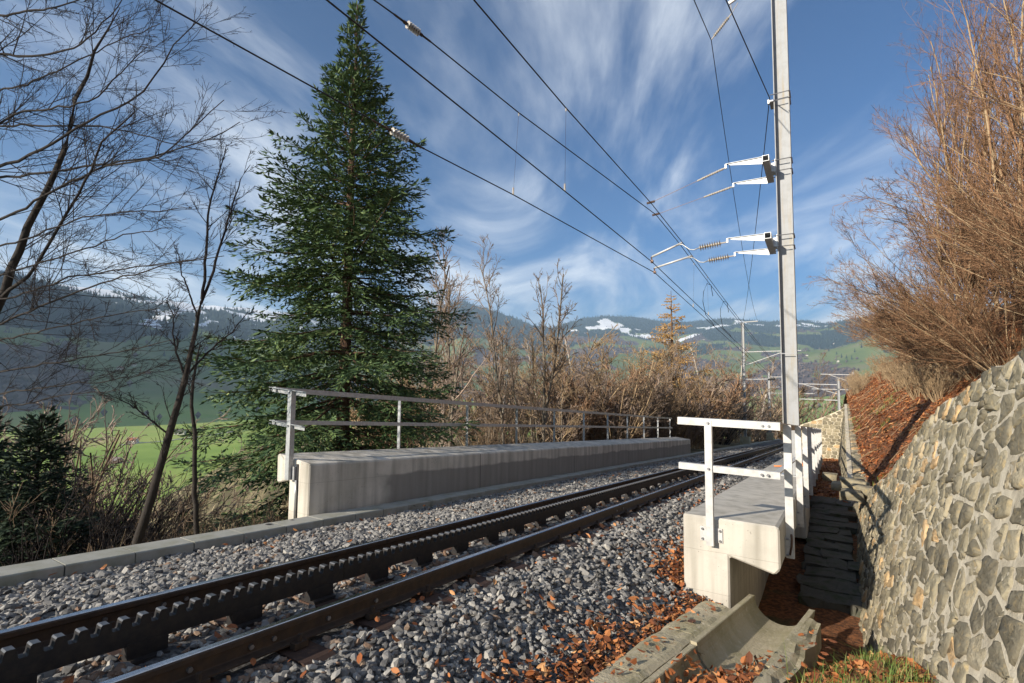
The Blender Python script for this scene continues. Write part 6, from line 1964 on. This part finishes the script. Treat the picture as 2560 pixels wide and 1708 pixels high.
# ------------------------------------------------------------------ houses in the valley
def house(label, u, v, w, d, h, rz, roof='roof_tile', wall='house_wall', zoom=1.0, group=None, name='house', cat='house'):
    # where the sight line meets the land
    r = ray(u, v); r = r / np.linalg.norm(r); lo = 60.0; p = None
    for t in np.concatenate([np.linspace(60, 1500, 700), np.linspace(1502, 7000, 1400)]):
        q = CAM + r * t
        if q[2] < float(ground_z(q[0], q[1])): p = q; break
    if p is None: return
    p[2] = float(ground_z(p[0], p[1]))
    t_ = thing(name, label, cat, p, group)
    t_.rotation_euler = (0, 0, rz)
    b0 = BASE[t_.name].copy(); BASE[t_.name] = np.zeros(3)
    mb = MB()
    P = [(x, y, z) for z in (-2, h) for y in (-d / 2, d / 2) for x in (-w / 2, w / 2)]
    mb.add(P, BOXF)
    mb.add([(-w / 2, -d / 2, h), (-w / 2, d / 2, h), (-w / 2, 0, h + d * 0.34), (w / 2, -d / 2, h), (w / 2, d / 2, h), (w / 2, 0, h + d * 0.34)], [[0, 2, 1], [3, 4, 5]])
    part('wall', mb, wall, t_)
    mb = MB(); o = 0.7; rz_ = h + d * 0.34
    for s_ in (-1, 1):
        a = R1([(-w / 2 - o, s_ * (d / 2 + o), h - o * 0.68 + 0.1), (w / 2 + o, s_ * (d / 2 + o), h - o * 0.68 + 0.1), (w / 2 + o, 0, rz_ + 0.1), (-w / 2 - o, 0, rz_ + 0.1)])
        mb.add(np.concatenate([a, a + R1([0, 0, 0.3])]), [[3, 2, 1, 0], [4, 5, 6, 7], [0, 1, 5, 4], [1, 2, 6, 5], [2, 3, 7, 6], [3, 0, 4, 7]])
    rf = part('roof', mb, roof, t_)
    mb = MB(); mb.add([(x + w * 0.2, y, z) for z in (h, rz_ + 1.2) for y in (-0.9, -0.1) for x in (-0.4, 0.4)], BOXF)
    part('chimney', mb, wall, rf)
    for sx_ in (-0.28, 0.0, 0.28):
        for sy_ in (-1, 1):
            mb = MB(); mb.add([(w * sx_ + x, sy_ * (d / 2 + y), z) for z in (h * 0.35, h * 0.35 + 1.3) for y in (-0.05, 0.06) for x in (-0.6, 0.6)], BOXF)
            part('window', mb, 'window_pane', t_)
    return t_


house('white house with a red roof on the sunny meadow left of the leaning tree', 331, 1108, 11, 8, 4.0, 0.5)
house('timber barn with a grey roof on the meadow, nearest to the kerb', 287, 1158, 11, 8, 3.0, 0.3, 'roof_grey', 'house_timber', name='barn', cat='barn')
house('dark red barn at the edge of the shade left of the fir', 638, 1068, 16, 10, 4.5, 1.1, 'roof_tile', 'house_timber', name='barn', cat='barn')
house('pinkish house on the meadow just behind the end post of the long railing', 700, 1102, 12, 9, 4.5, 0.2, 'roof_tile')
house('house with brown roof on the meadow behind the leaning tree', 450, 1087, 13, 9, 4.5, 0.9, 'roof_grey')
fv = [(300, 925), (335, 915), (370, 935), (470, 925), (520, 905), (575, 930), (600, 915), (630, 920), (555, 940), (700, 905), (1210, 970), (1240, 962), (1180, 975), (1265, 985), (1150, 985),
      (1700, 880), (1735, 905), (1760, 850), (1895, 880), (2018, 890), (2060, 884), (2085, 860), (1990, 865), (2095, 905), (1620, 905), (1650, 915)]
for u, v in fv:
    house('tiny house scattered on the slopes across the valley', u, v, rng.uniform(10, 15), rng.uniform(8, 11), rng.uniform(4, 6.5), rng.uniform(0, 3.1), ('roof_tile', 'roof_grey')[int(rng.integers(0, 2))], ('house_wall', 'house_timber', 'house_wall')[int(rng.integers(0, 3))], group='far houses across the valley')
# the lane across the meadow
pts = []
for u, v in ((300, 1114), (345, 1109), (420, 1103), (520, 1090), (580, 1080), (640, 1074)):
    r = ray(u, v); r = r / np.linalg.norm(r)
    for t in np.linspace(200, 1800, 1600):
        q = CAM + r * t
        if q[2] < float(ground_z(q[0], q[1])): pts.append(q); break
C_ = np.array(pts); dd = np.linspace(0, len(C_) - 1, 60)
C_ = np.stack([np.interp(dd, np.arange(len(pts)), C_[:, k]) for k in range(3)], -1)
tg = unit(np.gradient(C_, axis=0)); sd_ = np.stack([-tg[:, 1], tg[:, 0], 0 * tg[:, 0]], -1) * 2.2
L_, R_r = C_ - sd_, C_ + sd_
for A_ in (L_, R_r): A_[:, 2] = ground_z(A_[:, 0], A_[:, 1]) + 0.6
mb = MB(); mb.add(np.concatenate([L_, R_r]), [[i, i + 1, 61 + i, 60 + i] for i in range(59)])
part('road', mb, 'road', kind='structure')

# ------------------------------------------------------------------ winter haze
m = bpy.data.materials.new('haze'); m.use_nodes = True; nt = m.node_tree; nt.nodes.clear()
vol = N(nt, 'ShaderNodeVolumePrincipled', Color=(0.56, 0.78, 1.0), Density=HAZE, Anisotropy=0.2)
N(nt, 'ShaderNodeOutputMaterial', Volume=vol.outputs[0]); MATS['haze'] = m
mb = MB()
mb.add([(x, y, z) for z in (-200, 830) for y in (-3400, 9900) for x in (-9900, 7800)], BOXF)
part('haze', mb, 'haze', kind='stuff')
